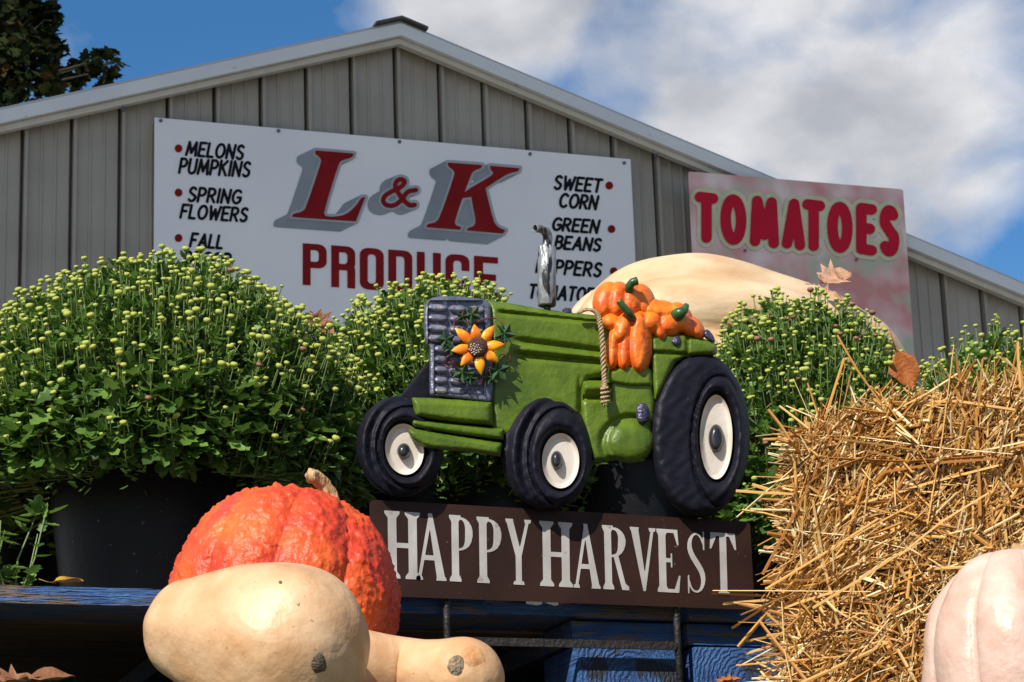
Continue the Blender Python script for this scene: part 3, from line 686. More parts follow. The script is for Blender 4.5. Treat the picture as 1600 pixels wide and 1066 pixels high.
# ================================================================== pumpkins and squashes
def revolve(name, C, axis, rad, prof_fn, m, parent=None, nu=120, nv=60, disp=None, loc=None, xref=None):
    """closed body round axis: prof_fn(t in 0..pi, phi) -> (r, h) in units of rad"""
    ax = Vector(axis).normalized(); a = (Vector(xref) if xref else Vector((0, -1, 0))); a = (a-ax*a.dot(ax)).normalized(); b = ax.cross(a)
    V, F = [], []
    for j in range(nv+1):
        t = math.pi*j/nv
        for i in range(nu):
            ph = 2*math.pi*i/nu; r, h = prof_fn(t, ph)
            d = a*math.cos(ph)+b*math.sin(ph); p = d*r+ax*h
            if disp: p = p*(1+disp(p))
            V.append(C+p*rad)
    for j in range(nv):
        for i in range(nu): F.append((j*nu+i, j*nu+(i+1) % nu, (j+1)*nu+(i+1) % nu, (j+1)*nu+i))
    return build(name, V, F, m, parent, True, loc)
def ribbed(n, depth, flat, dimple=.18, jitter=None):
    def f(t, ph):
        q = abs(math.sin(n*ph/2+(jitter or 0)*math.sin(3*ph)))
        w = math.sin(t)**.5 if t > 0 else 0
        r = math.sin(t)**.82*(1-depth*(1-q**.55)*min(1, w*1.3)); h = math.cos(t)*flat
        e = max(0, 1-math.sin(t)/.5); h -= math.copysign(1, h)*dimple*e*e*flat
        return r, h
    return f
def on_ground(C, r): return Vector((C.x, C.y, gz(C.x, C.y)))
# --- warty orange pumpkin
c = P1(441, 932, 3.20); RO = abs(P1(623, 932, 3.2).x-P1(259, 932, 3.2).x)/2*1.0
op = thing('orange_pumpkin', on_ground(c, RO), 'warty red-orange pumpkin with curled dry stem in front of the mum pot', 'pumpkin')
def warts(p):
    d = mnoise.voronoi(p*7.5)[0][0]; e = mnoise.voronoi(p*15+Vector((3, 1, 2)))[0][0]
    k = .5+.5*mnoise.noise(p*2.2)
    return .065*max(0, .5-d)*(.2+1.2*k)+.055*max(0, .5-e)*(.25+1.1*k)+.02*mnoise.noise(p*3)-.03
AX = Vector((.30, .10, 1)).normalized()
zg = gz(c.x, c.y); topz = P1(441, 768, 3.2).z; botz = zg-.012
FLAT = (topz-botz)/2/RO*1.03; c.z = (topz+botz)/2
revolve('skin', c, AX, RO, ribbed(9, .085, FLAT, .13, .25), M['warty'], op, 300, 160, warts, xref=(-.4, -1, 0))
sb = c+AX*RO*FLAT*.80
s0 = P1(519, 797, 3.2-.0); sdir = s0-sb
st = MB(); pts = [P1(512, 815, 3.2), P1(515, 796, 3.2), P1(514, 774, 3.2), P1(506, 756, 3.195), P1(494, 745, 3.19), P1(484, 743, 3.185)]
pts = [Vector(q) for q in smooth_line([tuple(p) for p in pts], 0)]
n = 10; V, F = [], []
rs_ = [.022, .0145, .0115, .0095, .0085, .009]
def lerp_pts(pts, rs, k=5):
    o, r = [], []
    for i in range(len(pts)-1):
        for j in range(k): o.append(pts[i].lerp(pts[i+1], j/k)); r.append(rs[i]+(rs[i+1]-rs[i])*j/k)
    return o+[pts[-1]], r+[rs[-1]]
def ridged_stem(name, pts, rs, m, parent, nr=5, amp=.18, seg=20):
    pts, rs = lerp_pts(pts, rs); V, F = [], []
    for i, p in enumerate(pts):
        t = (pts[min(i+1, len(pts)-1)]-pts[max(i-1, 0)]).normalized(); a = t.cross(Vector((0, 1, .1))).normalized(); b = t.cross(a)
        for k in range(seg):
            q = 2*math.pi*k/seg; rr = rs[i]*(1+amp*math.cos(nr*q+i*.08)+.12*mnoise.noise((p*160)+Vector((q, 0, 0))))
            V.append(p+(a*math.cos(q)+b*math.sin(q))*rr)
    for i in range(len(pts)-1):
        for k in range(seg): F.append((i*seg+k, i*seg+(k+1) % seg, (i+1)*seg+(k+1) % seg, (i+1)*seg+k))
    F.append(tuple((len(pts)-1)*seg+k for k in range(seg))); F.append(tuple(range(seg))[::-1])
    return build(name, V, F, m, parent, True)
ridged_stem('stem', pts, rs_, M['drystem'], op)
def patch_on(name, target, px, py, rx, ry, m, parent, rot=0, lift=.0012, seed=0):
    """small irregular scab laid on a body along the camera ray, following its surface"""
    dg = bpy.context.evaluated_depsgraph_get()
    V, F = [], []; rings, seg = 4, 16; base = root_loc(target); ok = True
    for j in range(rings+1):
        for k in range(seg):
            q = 2*math.pi*k/seg; w = j/rings*(1+.3*mnoise.noise((math.cos(q)*1.7+seed, math.sin(q)*1.7, seed)))
            x, y = math.cos(q)*rx*w, math.sin(q)*ry*w
            X, Y_ = px+x*math.cos(rot)-y*math.sin(rot), py+x*math.sin(rot)+y*math.cos(rot)
            d = Vector(_F+(X-800)/FPX*CR+(533-Y_)/FPX*CU).normalized(); o_ = Vector((0, 0, ZC))
            hit, loc, nrm, _ = target.ray_cast(o_-base, d)
            if not hit: return None
            V.append(loc+base+nrm*(lift*(1-.9*(j/rings)**3)+.0002))
    for j in range(rings):
        for k in range(seg): F.append((j*seg+k, j*seg+(k+1) % seg, (j+1)*seg+(k+1) % seg, (j+1)*seg+k))
    return build(name, V, F, m, parent, True)
skin = [o for o in op.children if o.name.startswith('skin')][0]
for k, (x, y, rx, ry, ro) in enumerate([(354, 846, 6, 11, .3), (449, 879, 12, 5, 0), (468, 843, 6, 6, 0), (577, 888, 6, 22, -.25), (520, 858, 5, 4, 0), (280, 910, 18, 6, .6)]):
    patch_on('scab', skin, x, y, rx, ry, M['scab'], op, ro, .0045, k)

def swept(name, pts, rs, m, parent, seg=72, steps=14, lob=0, nl=5, sq=1.0, loc=None):
    """smooth closed body along a spine with radii"""
    A = [Vector(p) for p in pts]; n = len(A); V, F = [], []
    def cr_(i, t, L):
        g = lambda k: L[max(0, min(n-1, k))]
        p0, p1, p2, p3 = g(i-1), g(i), g(i+1), g(i+2)
        return (p1*2+(p2-p0)*t+(p0*2-p1*5+p2*4-p3)*t*t+(p1*3-p0-p2*3+p3)*t**3)*.5
    sp_, sr_ = [], []
    for i in range(n-1):
        for k in range(steps): sp_.append(cr_(i, k/steps, A)); sr_.append(max(.0004, cr_(i, k/steps, rs)))
    sp_.append(A[-1]); sr_.append(max(.0004, rs[-1]))
    for i, p in enumerate(sp_):
        t = (sp_[min(i+1, len(sp_)-1)]-sp_[max(i-1, 0)]).normalized(); a = t.cross(Vector((0, 0, 1))).normalized(); b = t.cross(a)
        for k in range(seg):
            q = 2*math.pi*k/seg; r = sr_[i]*(1+lob*math.cos(nl*q)+.022*mnoise.noise((p+(a*math.cos(q)+b*math.sin(q))*sr_[i])*9))
            V.append(p+a*math.cos(q)*r+b*math.sin(q)*r*sq)
    for i in range(len(sp_)-1):
        for k in range(seg): F.append((i*seg+k, i*seg+(k+1) % seg, (i+1)*seg+(k+1) % seg, (i+1)*seg+k))
    F.append(tuple((len(sp_)-1)*seg+k for k in range(seg))); F.append(tuple(range(seg))[::-1])
    return build(name, V, F, m, parent, True, loc)
def sphere_cap(R, k): return [R*math.sin(math.acos(1-q)) for q in k]
# --- front butternut: bulb towards the camera on the right, shoulder to the back left
k_ = FPX/3.05
b0, b1 = P1(300, 985, 2.99), P1(445, 1012, 2.90)
ax = (b1-b0); L0 = ax.length; ax.normalize()
Rb = 132/k_; Rs = 76/k_
spine = [b0-ax*Rs*.98, b0-ax*Rs*.86, b0-ax*Rs*.45, b0, b0.lerp(b1, .5), b1, b1+ax*Rb*.45, b1+ax*Rb*.78, b1+ax*Rb*.93, b1+ax*Rb*.955]
rads = [.001, Rs*.52, Rs*.96, Rs*1.14, (Rs+Rb)/2*1.13, Rb*.99, Rb*.90, Rb*.62, Rb*.28, .001]
sq1 = thing('butternut_squash', (b1.x, b1.y, gz(b1.x, b1.y)), 'large tan squash with dark round blossom scar in front of orange pumpkin', 'squash')
body1 = swept('skin', spine, rads, M['tan'], sq1, lob=.016, nl=7)
patch_on('blossom_scar', body1, 498, 1037, 12.5, 15.5, M['scar'], sq1, 0, .002, 3)
patch_on('blemish', body1, 438, 910, 3, 2.5, M['scar'], sq1, 0, .001, 5)
patch_on('blemish', body1, 466, 944, 2.5, 2.5, M['scarbrown'], sq1, 0, .001, 6)
# --- second butternut: neck end towards the right
e0, e1, e2 = P1(470, 1062, 3.06), P1(620, 1050, 3.05), P1(722, 1062, 2.98)
k2 = FPX/3.12; ax = (e2-e1).normalized(); Rn, Re = 58/k2, 67/k2
sq2 = thing('butternut_squash', (e2.x, e2.y, gz(e2.x, e2.y)), 'tan squash neck with cut brown stem end lying under the sign', 'squash')
body2 = swept('skin', [e0-ax*.10, e0-ax*.09, e0-ax*.04, e0, e1, e1.lerp(e2, .55), e2, e2+ax*Re*.5, e2+ax*Re*.84, e2+ax*Re*.98, e2+ax*Re*1.0], [.001, .05, .078, .082, Rn, Rn*1.0, Re, Re*.88, Re*.55, Re*.2, .001], M['tan'], sq2)
patch_on('brown_scar', body2, 738, 1026, 19, 16, M['scarbrown'], sq2, .3, .0012, 2)
patch_on('stem_scar', body2, 713, 1040, 14, 15, M['scab'], sq2, .2, .003, 4)
# --- pale pink pumpkin
c = P1(1606, 1012, 2.62); k3 = FPX/(np.dot(np.array(c)-np.array((0, 0, ZC)), _F)); RPk = 168/k3
zb = gz(c.x, c.y); zt_ = P1(1590, 870, 2.62).z
pp = thing('pale_pumpkin', (c.x, c.y, zb), 'pale pink ribbed pumpkin in front of the straw bale', 'pumpkin')
c.z = (zt_+zb-.006)/2
pskin = revolve('skin', c, (.03, .08, 1), RPk, ribbed(10, .10, (zt_-zb+.006)/2/RPk*1.06, .16), M['pinkpump'], pp, 180, 80, lambda p: .03*mnoise.noise(p*2.2), xref=(-.9, -.5, 0))
ridged_stem('stem', [c+Vector((0, 0, (zt_-zb)*.42)), c+Vector((.005, .01, (zt_-zb)*.5)), c+Vector((.02, .03, (zt_-zb)*.56))], [.02, .013, .012], M['drystem'], pp)
# --- giant pumpkin on an added tub, black to stand in for shade
YG = 4.47
c = P1(1150, 584, YG); kk = FPX/float(np.dot(np.array(c)-np.array((0, 0, ZC)), _F)); RX, RZ = 284/kk, 186/kk
zbot = c.z-RZ
cr_h = zbot-ZT
tub = thing('upturned_tub', (c.x, YG, ZT), 'upturned black tub added under the giant pale pumpkin, dark in place of shade', 'tub')
V, F = [], []; n = 44; prof = [(.285, 0), (.285, .03), (.272, .032), (.245, cr_h-.006), (.238, cr_h), (0, cr_h)]
for a_, z_ in prof:
    for k in range(n): V.append((c.x+a_*math.cos(2*math.pi*k/n), YG+a_*math.sin(2*math.pi*k/n), ZT+.001+z_))
for i in range(len(prof)-1):
    for k in range(n): F.append((i*n+k, i*n+(k+1) % n, (i+1)*n+(k+1) % n, (i+1)*n+k))
build('wall', V, F, M['pot'], tub).modifiers.new('es', 'EDGE_SPLIT').split_angle = math.radians(35)
gp = thing('giant_pumpkin', (c.x, YG, zbot), 'giant pale cream and orange pumpkin lying behind the mums', 'pumpkin')
def gprof(t, ph):
    q = abs(math.sin(4*ph+.5)); r = max(0, math.sin(t))**.72*(1-.17*(1-q**.7)); h = math.copysign(abs(math.cos(t))**.80, math.cos(t)); return r, h
axg = Vector((1, .12, -.10)).normalized()
zax = Vector((0, 0, 1)); zax = (zax-axg*zax.dot(axg)).normalized()
V, F = [], []; nu, nv = 150, 80; bq = axg.cross(zax)
for j in range(nv+1):
    t = math.pi*j/nv
    for i in range(nu):
        ph = 2*math.pi*i/nu; r, h = gprof(t, ph)
        p = axg*h*RX+(zax*math.cos(ph)*RZ+bq*math.sin(ph)*RZ*1.05)*r
        p = p*(1+.045*mnoise.noise(p*4.5+Vector((1.3, 0, .4)))+.015*mnoise.noise(p*11))
        if p.z < -RZ*.93: p.z = -RZ*.93
        V.append(c+p)
for v in V: v.z += RZ*-.07-.002
for j in range(nv):
    for i in range(nu): F.append((j*nu+i, j*nu+(i+1) % nu, (j+1)*nu+(i+1) % nu, (j+1)*nu+i))
gskin = build('skin', V, F, M['giant'], gp, True)

# ================================================================== tractor sign
YS = 3.40
tsn = thing('tractor_sign', P1(870, 1090, YS), 'embossed metal green tractor yard sign reading HAPPY HARVEST', 'yard sign')
brd = relief('sign_board', sd_poly(smooth_poly([(577,786),(577,786),(582,781),(582,781),(880,798),(1168,815),(1172,819),(1179,948),(1175,953),(880,942),(583,931),(579,927)], 0)), (575, 778, 1182, 956), 3, YS, 0, .004, M['brown'], tsn, smooth=False)
# raised rolled edge
def lt(x): return 798+(x-604)*.0665
def lb(x): return 903+(x-604)*.0510
HX = [('H', 603, 657), ('A', 652, 697), ('P', 703, 740), ('P', 746, 785), ('Y', 791, 831), ('H', 845, 895), ('A', 898, 938), ('R', 943, 983), ('V', 986, 1027), ('E', 1028, 1064), ('S', 1073, 1105), ('T', 1111, 1152)]
for ch, x0, x1 in HX:
    f = quad_map(x0, lt(x0), lb(x0), x1, lt(x1), lb(x1), -1.5 if x0 < 850 else -2.5)
    relief('lettering', grow(roman(ch, f, x1-x0), .25), (x0-8, lt(x0)-6, x1+8, lb(x1)+6), 1.0, YS-.004, .0004, .0005, M['stencil'], brd, smooth=False)
# stand: two stakes and a cross bar
for px in (697, 1056):
    a, b = P1(px, 930 if px < 800 else 945, YS+.007), P1(px, 1000, YS+.007)
    t = MB(); t.tube([(a.x, YS+.007, a.z+.03), (a.x, YS+.007, a.z-.02), (a.x, YS+.007, -.06)], .0052, 10); t.build('stake', M['iron'], tsn, True)
a, b = P1(697, 998, YS+.007), P1(1056, 1014, YS+.007)
t = MB(); t.box(((a.x+b.x)/2, YS+.004, (a.z+b.z)/2), (b.x-a.x, .006, .0115)); t.build('cross_bar', M['iron'], tsn)

def R_(name, pts, n0, w, h, m, step=2, sm=1, extra=None, parent=None, hole=None):
    sp_ = smooth_poly(pts, sm) if sm else pts
    f = sd_poly(sp_)
    if hole: f = S_(f, hole)
    xs_ = [p[0] for p in sp_]; ys_ = [p[1] for p in sp_]
    hf = (lambda x, y, d: dome(d, w, h)+.0015+(extra(x, y)*np.minimum(d/4, 1) if extra else 0))
    return relief(name, f, (min(xs_), min(ys_), max(xs_), max(ys_)), step, YS, n0, hf, m, parent or tsn)
gs = lambda v, s: np.exp(-(v/s)**2)
# back plate keeps the whole tractor one sheet
R_('back_plate', [(672,560),(770,480),(940,500),(1110,545),(1120,700),(1090,760),(1060,720),(930,715),(880,745),(830,730),(780,700),(690,690),(640,740),(600,720),(600,650)], .004, 6, .001, M['tyre'], 3, 0)
# hood with pressed flutes
def hood_x(x, y):
    g1 = 529+(x-815)*.13; g2 = 553+(x-815)*.085; k = np.clip((x-795)/25, 0, 1)*np.clip((950-x)/12, 0, 1)
    top = 478+(x-766)*.105
    return -.0085*k*gs(y-g1-4, 5)-.0075*k*gs(y-g2-3, 5)+.004*k*gs(y-(g1+g2)/2-3, 6)-.007*gs(y-top-8, 3.5)*np.clip((x-775)/10, 0, 1)-.004*gs(x-905, 3)*np.clip((y-585)/10, 0, 1)
R_('hood', [(762,470),(762,470),(800,474),(846,483),(895,489),(937,493),(937,493),(958,512),(966,545),(955,572),(948,590),(912,596),(908,650),(925,690),(900,690),(850,640),(800,690),(766,672),(766,672)], .008, 13, .019, M['green'], 2, 1, hood_x)
# side panels behind the front wheel
def side_x(x, y): return -.008*gs(y-622, 4)*((x > 912) & (x < 952))-.008*gs(x-953, 3)*((y > 598) & (y < 630))+.006*gs(y-605, 8)*((x > 914) & (x < 950))-.007*gs(np.hypot((x-985)/1.1, y-692)-40, 5)
R_('side_panel', [(907,592),(907,592),(950,594),(960,580),(1017,572),(1022,600),(1026,640),(1018,690),(1013,712),(1013,712),(981,712),(960,721),(928,722),(928,722),(915,690),(906,650)], .010, 11, .019, M['green'], 2, 1, side_x)
R_('seat_panel', [(949,579),(949,579),(985,568),(1018,571),(1021,604),(1021,604),(990,606),(952,600),(949,596)], .020, 8, .015, M['green'], 2, 1)
relief('gear_cover', sd_ell(985, 690, 37, 34), (945, 654, 1024, 726), 2, YS, .019, lambda x, y, d: dome(d, 24, .019)+.001, M['green'], tsn)
R_('fender', [(1015,523),(1015,523),(1035,518),(1072,522),(1074,524),(1104,530),(1121,538),(1120,556),(1100,556),(1060,560),(1045,590),(1030,622),(1022,632),(1018,600),(1016,560)], .014, 10, .018, M['green'], 2, 1, lambda x, y: -.007*gs(x-1074, 2.5)*(y < 556)-.007*gs(y-551-(x-1018)*.05, 3)*(x < 1072))
# axle beams
R_('axle_beam', [(643,621),(643,621),(700,623),(769,628),(769,628),(771,666),(771,666),(700,660),(648,651),(648,651)], .026, 11, .017, M['green'], 2, 1)
R_('axle_bar', [(646,655),(646,655),(700,661),(787,670),(787,670),(787,688),(787,688),(700,677),(648,668),(643,661)], .027, 7, .012, M['green'], 2, 1)
R_('axle_bar', [(635,671),(645,669),(700,679),(785,692),(785,692),(782,714),(782,714),(730,706),(695,704),(665,701),(645,690)], .028, 9, .015, M['green'], 2, 1)
# grille
gr = R_('grille', [(662,502),(662,482),(668,469),(682,463),(715,463),(745,466),(766,471),(768,490),(770,560),(771,624),(766,630),(752,628),(710,623),(673,619),(671,615),(671,560),(671,543),(664,538)], .024, 5, .010, M['slate'], 2, 1,
        lambda x, y: -.006*((x > np.where(y < 538, 668, 678)) & (x < 758) & (y > 470) & (y < 617)))
for r_ in range(9):
    yy = 474+r_*16.1
    cols = [(668, 700), (702, 728), (730, 757)] if yy < 532 else [(678, 700), (702, 727), (729, 755)]
    for x0, x1 in cols:
        y0 = yy+(x0-668)*.055; y1 = yy+(x1-668)*.055
        pl = [(x0, y0), (x1, y1), (x1, y1+12.6), (x0, y0+12.6)]
        relief('grille_bar', sd_poly(smooth_poly(pl, 2)), (x0, y0, x1, y1+13), 1.6, YS, .028, lambda x, y, d: dome(d, 6, .0085)+.001, M['pillow'], gr)
# wheels
def wheel(co, ro, cs, rs2, cd, rd, hubr, n0, H, lugs, rot=0, tread=0, hubc=None):
    wt = bpy.data.objects.new('wheel', None); COL.objects.link(wt); wt.parent = tsn; wt.empty_display_size = .02
    out = sd_ell(*co, *ro, rot); disc = sd_ell(*cd, *rd, rot); side = sd_ell(*cs, *rs2, rot)
    def hf(x, y, d):
        s = side(x, y); q = disc(x, y)
        edge = dome(d, 20, H)
        t = np.clip(q/np.maximum(q-np.minimum(s, -1e-3), 1e-3), 0, 1)           # 0 at the disc, 1 at the shoulder
        sw = np.where(s < 0, .007*np.sin(math.pi*np.clip(t, 0, 1)), 0)
        an = np.arctan2((y-co[1])/ro[1], (x-co[0])/ro[0]); dst = s
        left = np.clip(s/8, 0, 1)*np.clip((co[0]+ro[0]*.35-x)/12, 0, 1)
        rip = lugs*left*(np.abs(np.sin(an*14+dst*.09))-.5) if lugs else 0
        tr = tread*left*np.cos(dst/max(4, ro[0]*.36/2.3)*math.pi*.95) if tread else 0
        lump = .0008*np.sin(x*.21+1.3*np.sin(y*.13))*np.sin(y*.17+x*.05)
        return edge+sw+rip+tr+lump*np.clip(d/10, 0, 1)-.004*gs(s, 3)*(d > 8)+.001
    relief('tyre', S_(out, grow(disc, -1)), (co[0]-ro[0]-2, co[1]-ro[1]-2, co[0]+ro[0]+2, co[1]+ro[1]+2), 1.8, YS, n0, hf, M['tyre'], wt)
    rimo = relief('rim', disc, (cd[0]-rd[0], cd[1]-rd[1], cd[0]+rd[0], cd[1]+rd[1]), 1.6, YS, n0+.002, lambda x, y, d: H*.62+.008*(1-np.minimum(d/7, 1))**1.5, M['rim'], wt)
    hc = hubc or cd
    relief('hub', sd_ell(*hc, *hubr), (hc[0]-hubr[0], hc[1]-hubr[1], hc[0]+hubr[0], hc[1]+hubr[1]), 1.2, YS, n0+.003+H*.62, lambda x, y, d: dome(d, hubr[0], .013), M['hub'], wt)
    return wt
wheel((625, 698), (68, 79), (640, 700), (50, 64), (632, 702), (30, 40), (10.5, 12.5), .006, .024, 0, -.12, .004, (631, 705))
wheel((855.5, 708), (72, 88), (876, 714), (49, 76), (876, 720), (29, 43), (9.5, 14.5), .016, .022, 0, 0, .004, (870, 719))
wheel((1093, 680), (79, 129), (1125, 690), (44, 102), (1119, 683), (25.5, 66), (12, 22), .006, .028, 0, 0, 0, (1119, 685))
# bolts
for cx, cy_, rx, ry, n0 in [(1057, 533, 8.5, 9, .030), (1004, 646, 11, 17, .030)]:
    relief('bolt', sd_ell(cx, cy_, rx, ry), (cx-rx, cy_-ry, cx+rx, cy_+ry), 1.4, YS, n0, lambda x, y, d: dome(d, rx, .009), M['bolt'], tsn)
# heap of pressed pumpkins in the seat
def pumpk(lobes, n0, stem, name='pressed_pumpkin'):
    lobes = [(l[0], l[1], l[2]*1.12, l[3]*1.06, *l[4:]) for l in lobes]; fs = [sd_ell(*l[:5]) for l in lobes]; un = grow(U_(*fs), .6)
    def hf(x, y, d):
        h = np.zeros_like(x)
        for f, l in zip(fs, lobes): h = np.maximum(h, dome(np.maximum(-f(x, y), 0), min(l[2], l[3])*.95, l[5])+(l[6] if len(l) > 6 else 0)*(f(x, y) < 0))
        return .75*h+dome(d, 22, .011)+.001
    b = (min(l[0]-max(l[2], l[3]) for l in lobes), min(l[1]-max(l[2], l[3]) for l in lobes), max(l[0]+max(l[2], l[3]) for l in lobes), max(l[1]+max(l[2], l[3]) for l in lobes))
    o = relief(name, un, b, 1.5, YS, n0, hf, M['porange'], tsn)
    t = MB(); pts_ = [P1(x, y, YS-n) for x, y, n in stem[0]]; pts_, rr = lerp_pts(pts_, stem[1], 4); t.tube(pts_, rr, 10); t.build('stem', M['stemgreen'], o, True)
pumpk([(948,470,19,28,.25,.017), (966,470,18,28,.1,.021,.002), (987,470,17,27,0,.022,.003), (1005,470,16,25,-.3,.018)], .012, ([(984,456,.036), (983,448,.044), (988,441,.050), (996,439,.052)], [.0075, .0065, .006, .0065]))
pumpk([(1020,484,18,16,.3,.016), (1036,487,22,16,.2,.018), (1062,497,17,24,-.5,.018,.001), (1046,505,20,21,.1,.020,.002), (1074,508,12,19,-.55,.019), (1086,513,11,19,-.6,.016), (1020,502,16,18,-.3,.018)], .014, ([(1056,494,.034), (1062,490,.046), (1069,485,.048), (1073,476,.048)], [.011, .0095, .0065, .004]))
pumpk([(958,503,17,15,.3,.016), (958,545,12,33,.06,.018), (974,514,15,23,.3,.022,.003), (999,535,19,48,.0,.022,.003), (977,548,14,32,.1,.019,.001), (1017,503,19,19,-.3,.019,.002), (1031,514,12,19,-.35,.016), (992,498,26,14,.1,.018)], .018, ([(987,497,.044), (981,488,.052), (973,478,.054), (967,470,.054)], [.007, .006, .0055, .005]))
relief('blue_knob', sd_poly(smooth_poly([(1098,518),(1106,513),(1116,526),(1118,536),(1108,534),(1099,526)], 2)), (1096, 510, 1120, 538), 1.4, YS, .02, lambda x, y, d: dome(d, 7, .010), M['bolt'], tsn)
# exhaust stack
ex = MB(); x_a, x_b = P1(854.5, 478, YS-.010), P1(854.5, 386, YS-.010); kS = FPX/3.62
pipe = MB(); rp = 15.2/kS
pipe.tube([x_a, x_a.lerp(x_b, .02), x_a.lerp(x_b, .5), x_b.lerp(x_a, .02), x_b], [rp*.92, rp, rp, rp, rp*.92], 28); mf = pipe.build('exhaust_muffler', M['chrome'], tsn, True); mf.modifiers.new('es', 'EDGE_SPLIT').split_angle = math.radians(40)
el = MB(); ep = [P1(854, 388, YS-.010), P1(856, 374, YS-.010), P1(855, 366, YS-.012), P1(851, 360, YS-.015), P1(844, 357, YS-.018), P1(836, 357, YS-.021)]
ep, er = lerp_pts(ep, [8/kS, 8/kS, 8/kS, 7.8/kS, 7.2/kS, 6.6/kS], 3); el.tube(ep, er, 18, False); eo = el.build('exhaust_elbow', M['chrome'], tsn, True); so_ = eo.modifiers.new('wall', 'SOLIDIFY'); so_.thickness = .001
t = MB(); t.tube([P1(855, 490, YS-.008), P1(855, 476, YS-.010)], 6/kS, 12); t.build('exhaust_foot', M['chrome'], tsn, True)
t = MB(); q = P1(886, 487, YS-.012); t.box((q.x, q.y, q.z), (.012, .012, .009)); bevel(t.build('filler_cap', M['bolt'], tsn), .002)
# sunflower
FN = .052
fc = P1(747, 543, YS-FN)
fl = bpy.data.objects.new('sunflower', None); COL.objects.link(fl); fl.parent = tsn; fl.empty_display_size = .02
def petal(tip, wpx, name, m, n_in, n_mid, n_tip, base=(747, 543), r0=9):
    bx, by = base; dx, dy = tip[0]-bx, tip[1]-by; L_ = math.hypot(dx, dy); ux, uy = dx/L_, dy/L_; vx, vy = -uy, ux
    V, F = [], []; prof = [(0, .45), (.2, .8), (.42, 1), (.62, .88), (.82, .48), (1, .02)]
    for s, w in prof:
        for k in (-1, -.5, 0, .5, 1):
            r = r0+(L_-r0)*s; n_ = n_in*(1-s)+n_tip*s+n_mid*math.sin(math.pi*s)-.0035*abs(k)**1.3*w+(.001 if k in (-.5, .5) else 0)
            V.append(P(bx+ux*r+vx*k*w*wpx, by+uy*r+vy*k*w*wpx, YS-FN-n_)[0])
    for i in range(len(prof)-1):
        for k in range(4): F.append((i*5+k, i*5+k+1, (i+1)*5+k+1, (i+1)*5+k))
    o = build(name, V, F, m, fl, True); s_ = o.modifiers.new('t', 'SOLIDIFY'); s_.thickness = .0012
    ss = o.modifiers.new('ss', 'SUBSURF'); ss.levels = 1; ss.render_levels = 1
for i, tip in enumerate([(710,512),(741,506),(773,508),(790,538),(780,566),(752,587),(719,572),(704,548)]):
    petal(tip, 9.2, 'petal', M['petal'], .002, .006, .001+.002*(i % 2))
sd = relief('seed_disc', sd_ell(746.5, 542.5, 16.5, 17), (729, 525, 764, 560), 1.3, YS, FN+.002, lambda x, y, d: dome(d, 14, .010)+.0009*np.sin(x*1.9)*np.sin(y*1.9), M['seed'], fl)
dots = [(742+6*math.cos(k*2.4)*math.sqrt(k/9), 545+6*math.sin(k*2.4)*math.sqrt(k/9)) for k in range(22)]
t = MB()
for x, y in dots:
    q = P1(x, y, YS-FN-.0125); t.tube([q+Vector((0, .002, 0)), q-Vector((0, .0006, 0))], [.0011, .0007], 6)
t.build('seed_dots', M['rim'], sd)
def ivy(cx, cy_, r, a0, n):
    V, F = [], []; out = []
    for k in range(10):
        a = a0+2*math.pi*k/10; rr = r*(1.0 if k % 2 == 0 else .55)*(1 if k != 5 else .4); out.append((cx+rr*math.cos(a), cy_+rr*math.sin(a)))
    V.append(P(cx, cy_, YS-n-.004)[0])
    for k, (x, y) in enumerate(out): V.append(P(x, y, YS-n-(.007 if k % 2 == 0 else -.001))[0])
    F = [(0, 1+k, 1+(k+1) % 10) for k in range(10)]
    o = build('ivy_leaf', V, F, M['ivy'], fl, False); s_ = o.modifiers.new('t', 'SOLIDIFY'); s_.thickness = .001
for cx, cy_, r, a0 in [(737, 491, 17, .4), (722, 494, 11, 1.2), (697, 531, 17, 2.0), (704, 545, 12, 2.6), (788, 521, 18, .2), (783, 534, 12, 1), (722, 582, 18, 1.4), (735, 590, 12, .3), (779, 579, 19, .9), (768, 590, 13, 2)]:
    ivy(cx, cy_, r, a0, .044)
for pts_ in [[(712,515),(708,503),(714,496),(726,500),(730,508)], [(745,503),(760,498),(775,497),(783,502),(787,512)], [(706,552),(696,560),(692,568),(703,576),(708,570),(707,558)], [(779,564),(780,556),(787,553),(797,556),(798,564),(792,568)], [(700,566),(712,569),(722,573)], [(768,570),(763,583),(753,594),(749,600)]]:
    t = MB(); sl2 = smooth_line(pts_, 2); t.tube([P1(x, y, YS-.046-.004*math.sin(k*.5)) for k, (x, y) in enumerate(sl2)], .0009, 6); t.build('tendril', M['tendril'], fl, True)
t = MB(); t.tube([(fc.x, YS-.026, fc.z), (fc.x, YS-FN-.003, fc.z)], .006, 8); t.build('flower_post', M['iron'], fl)
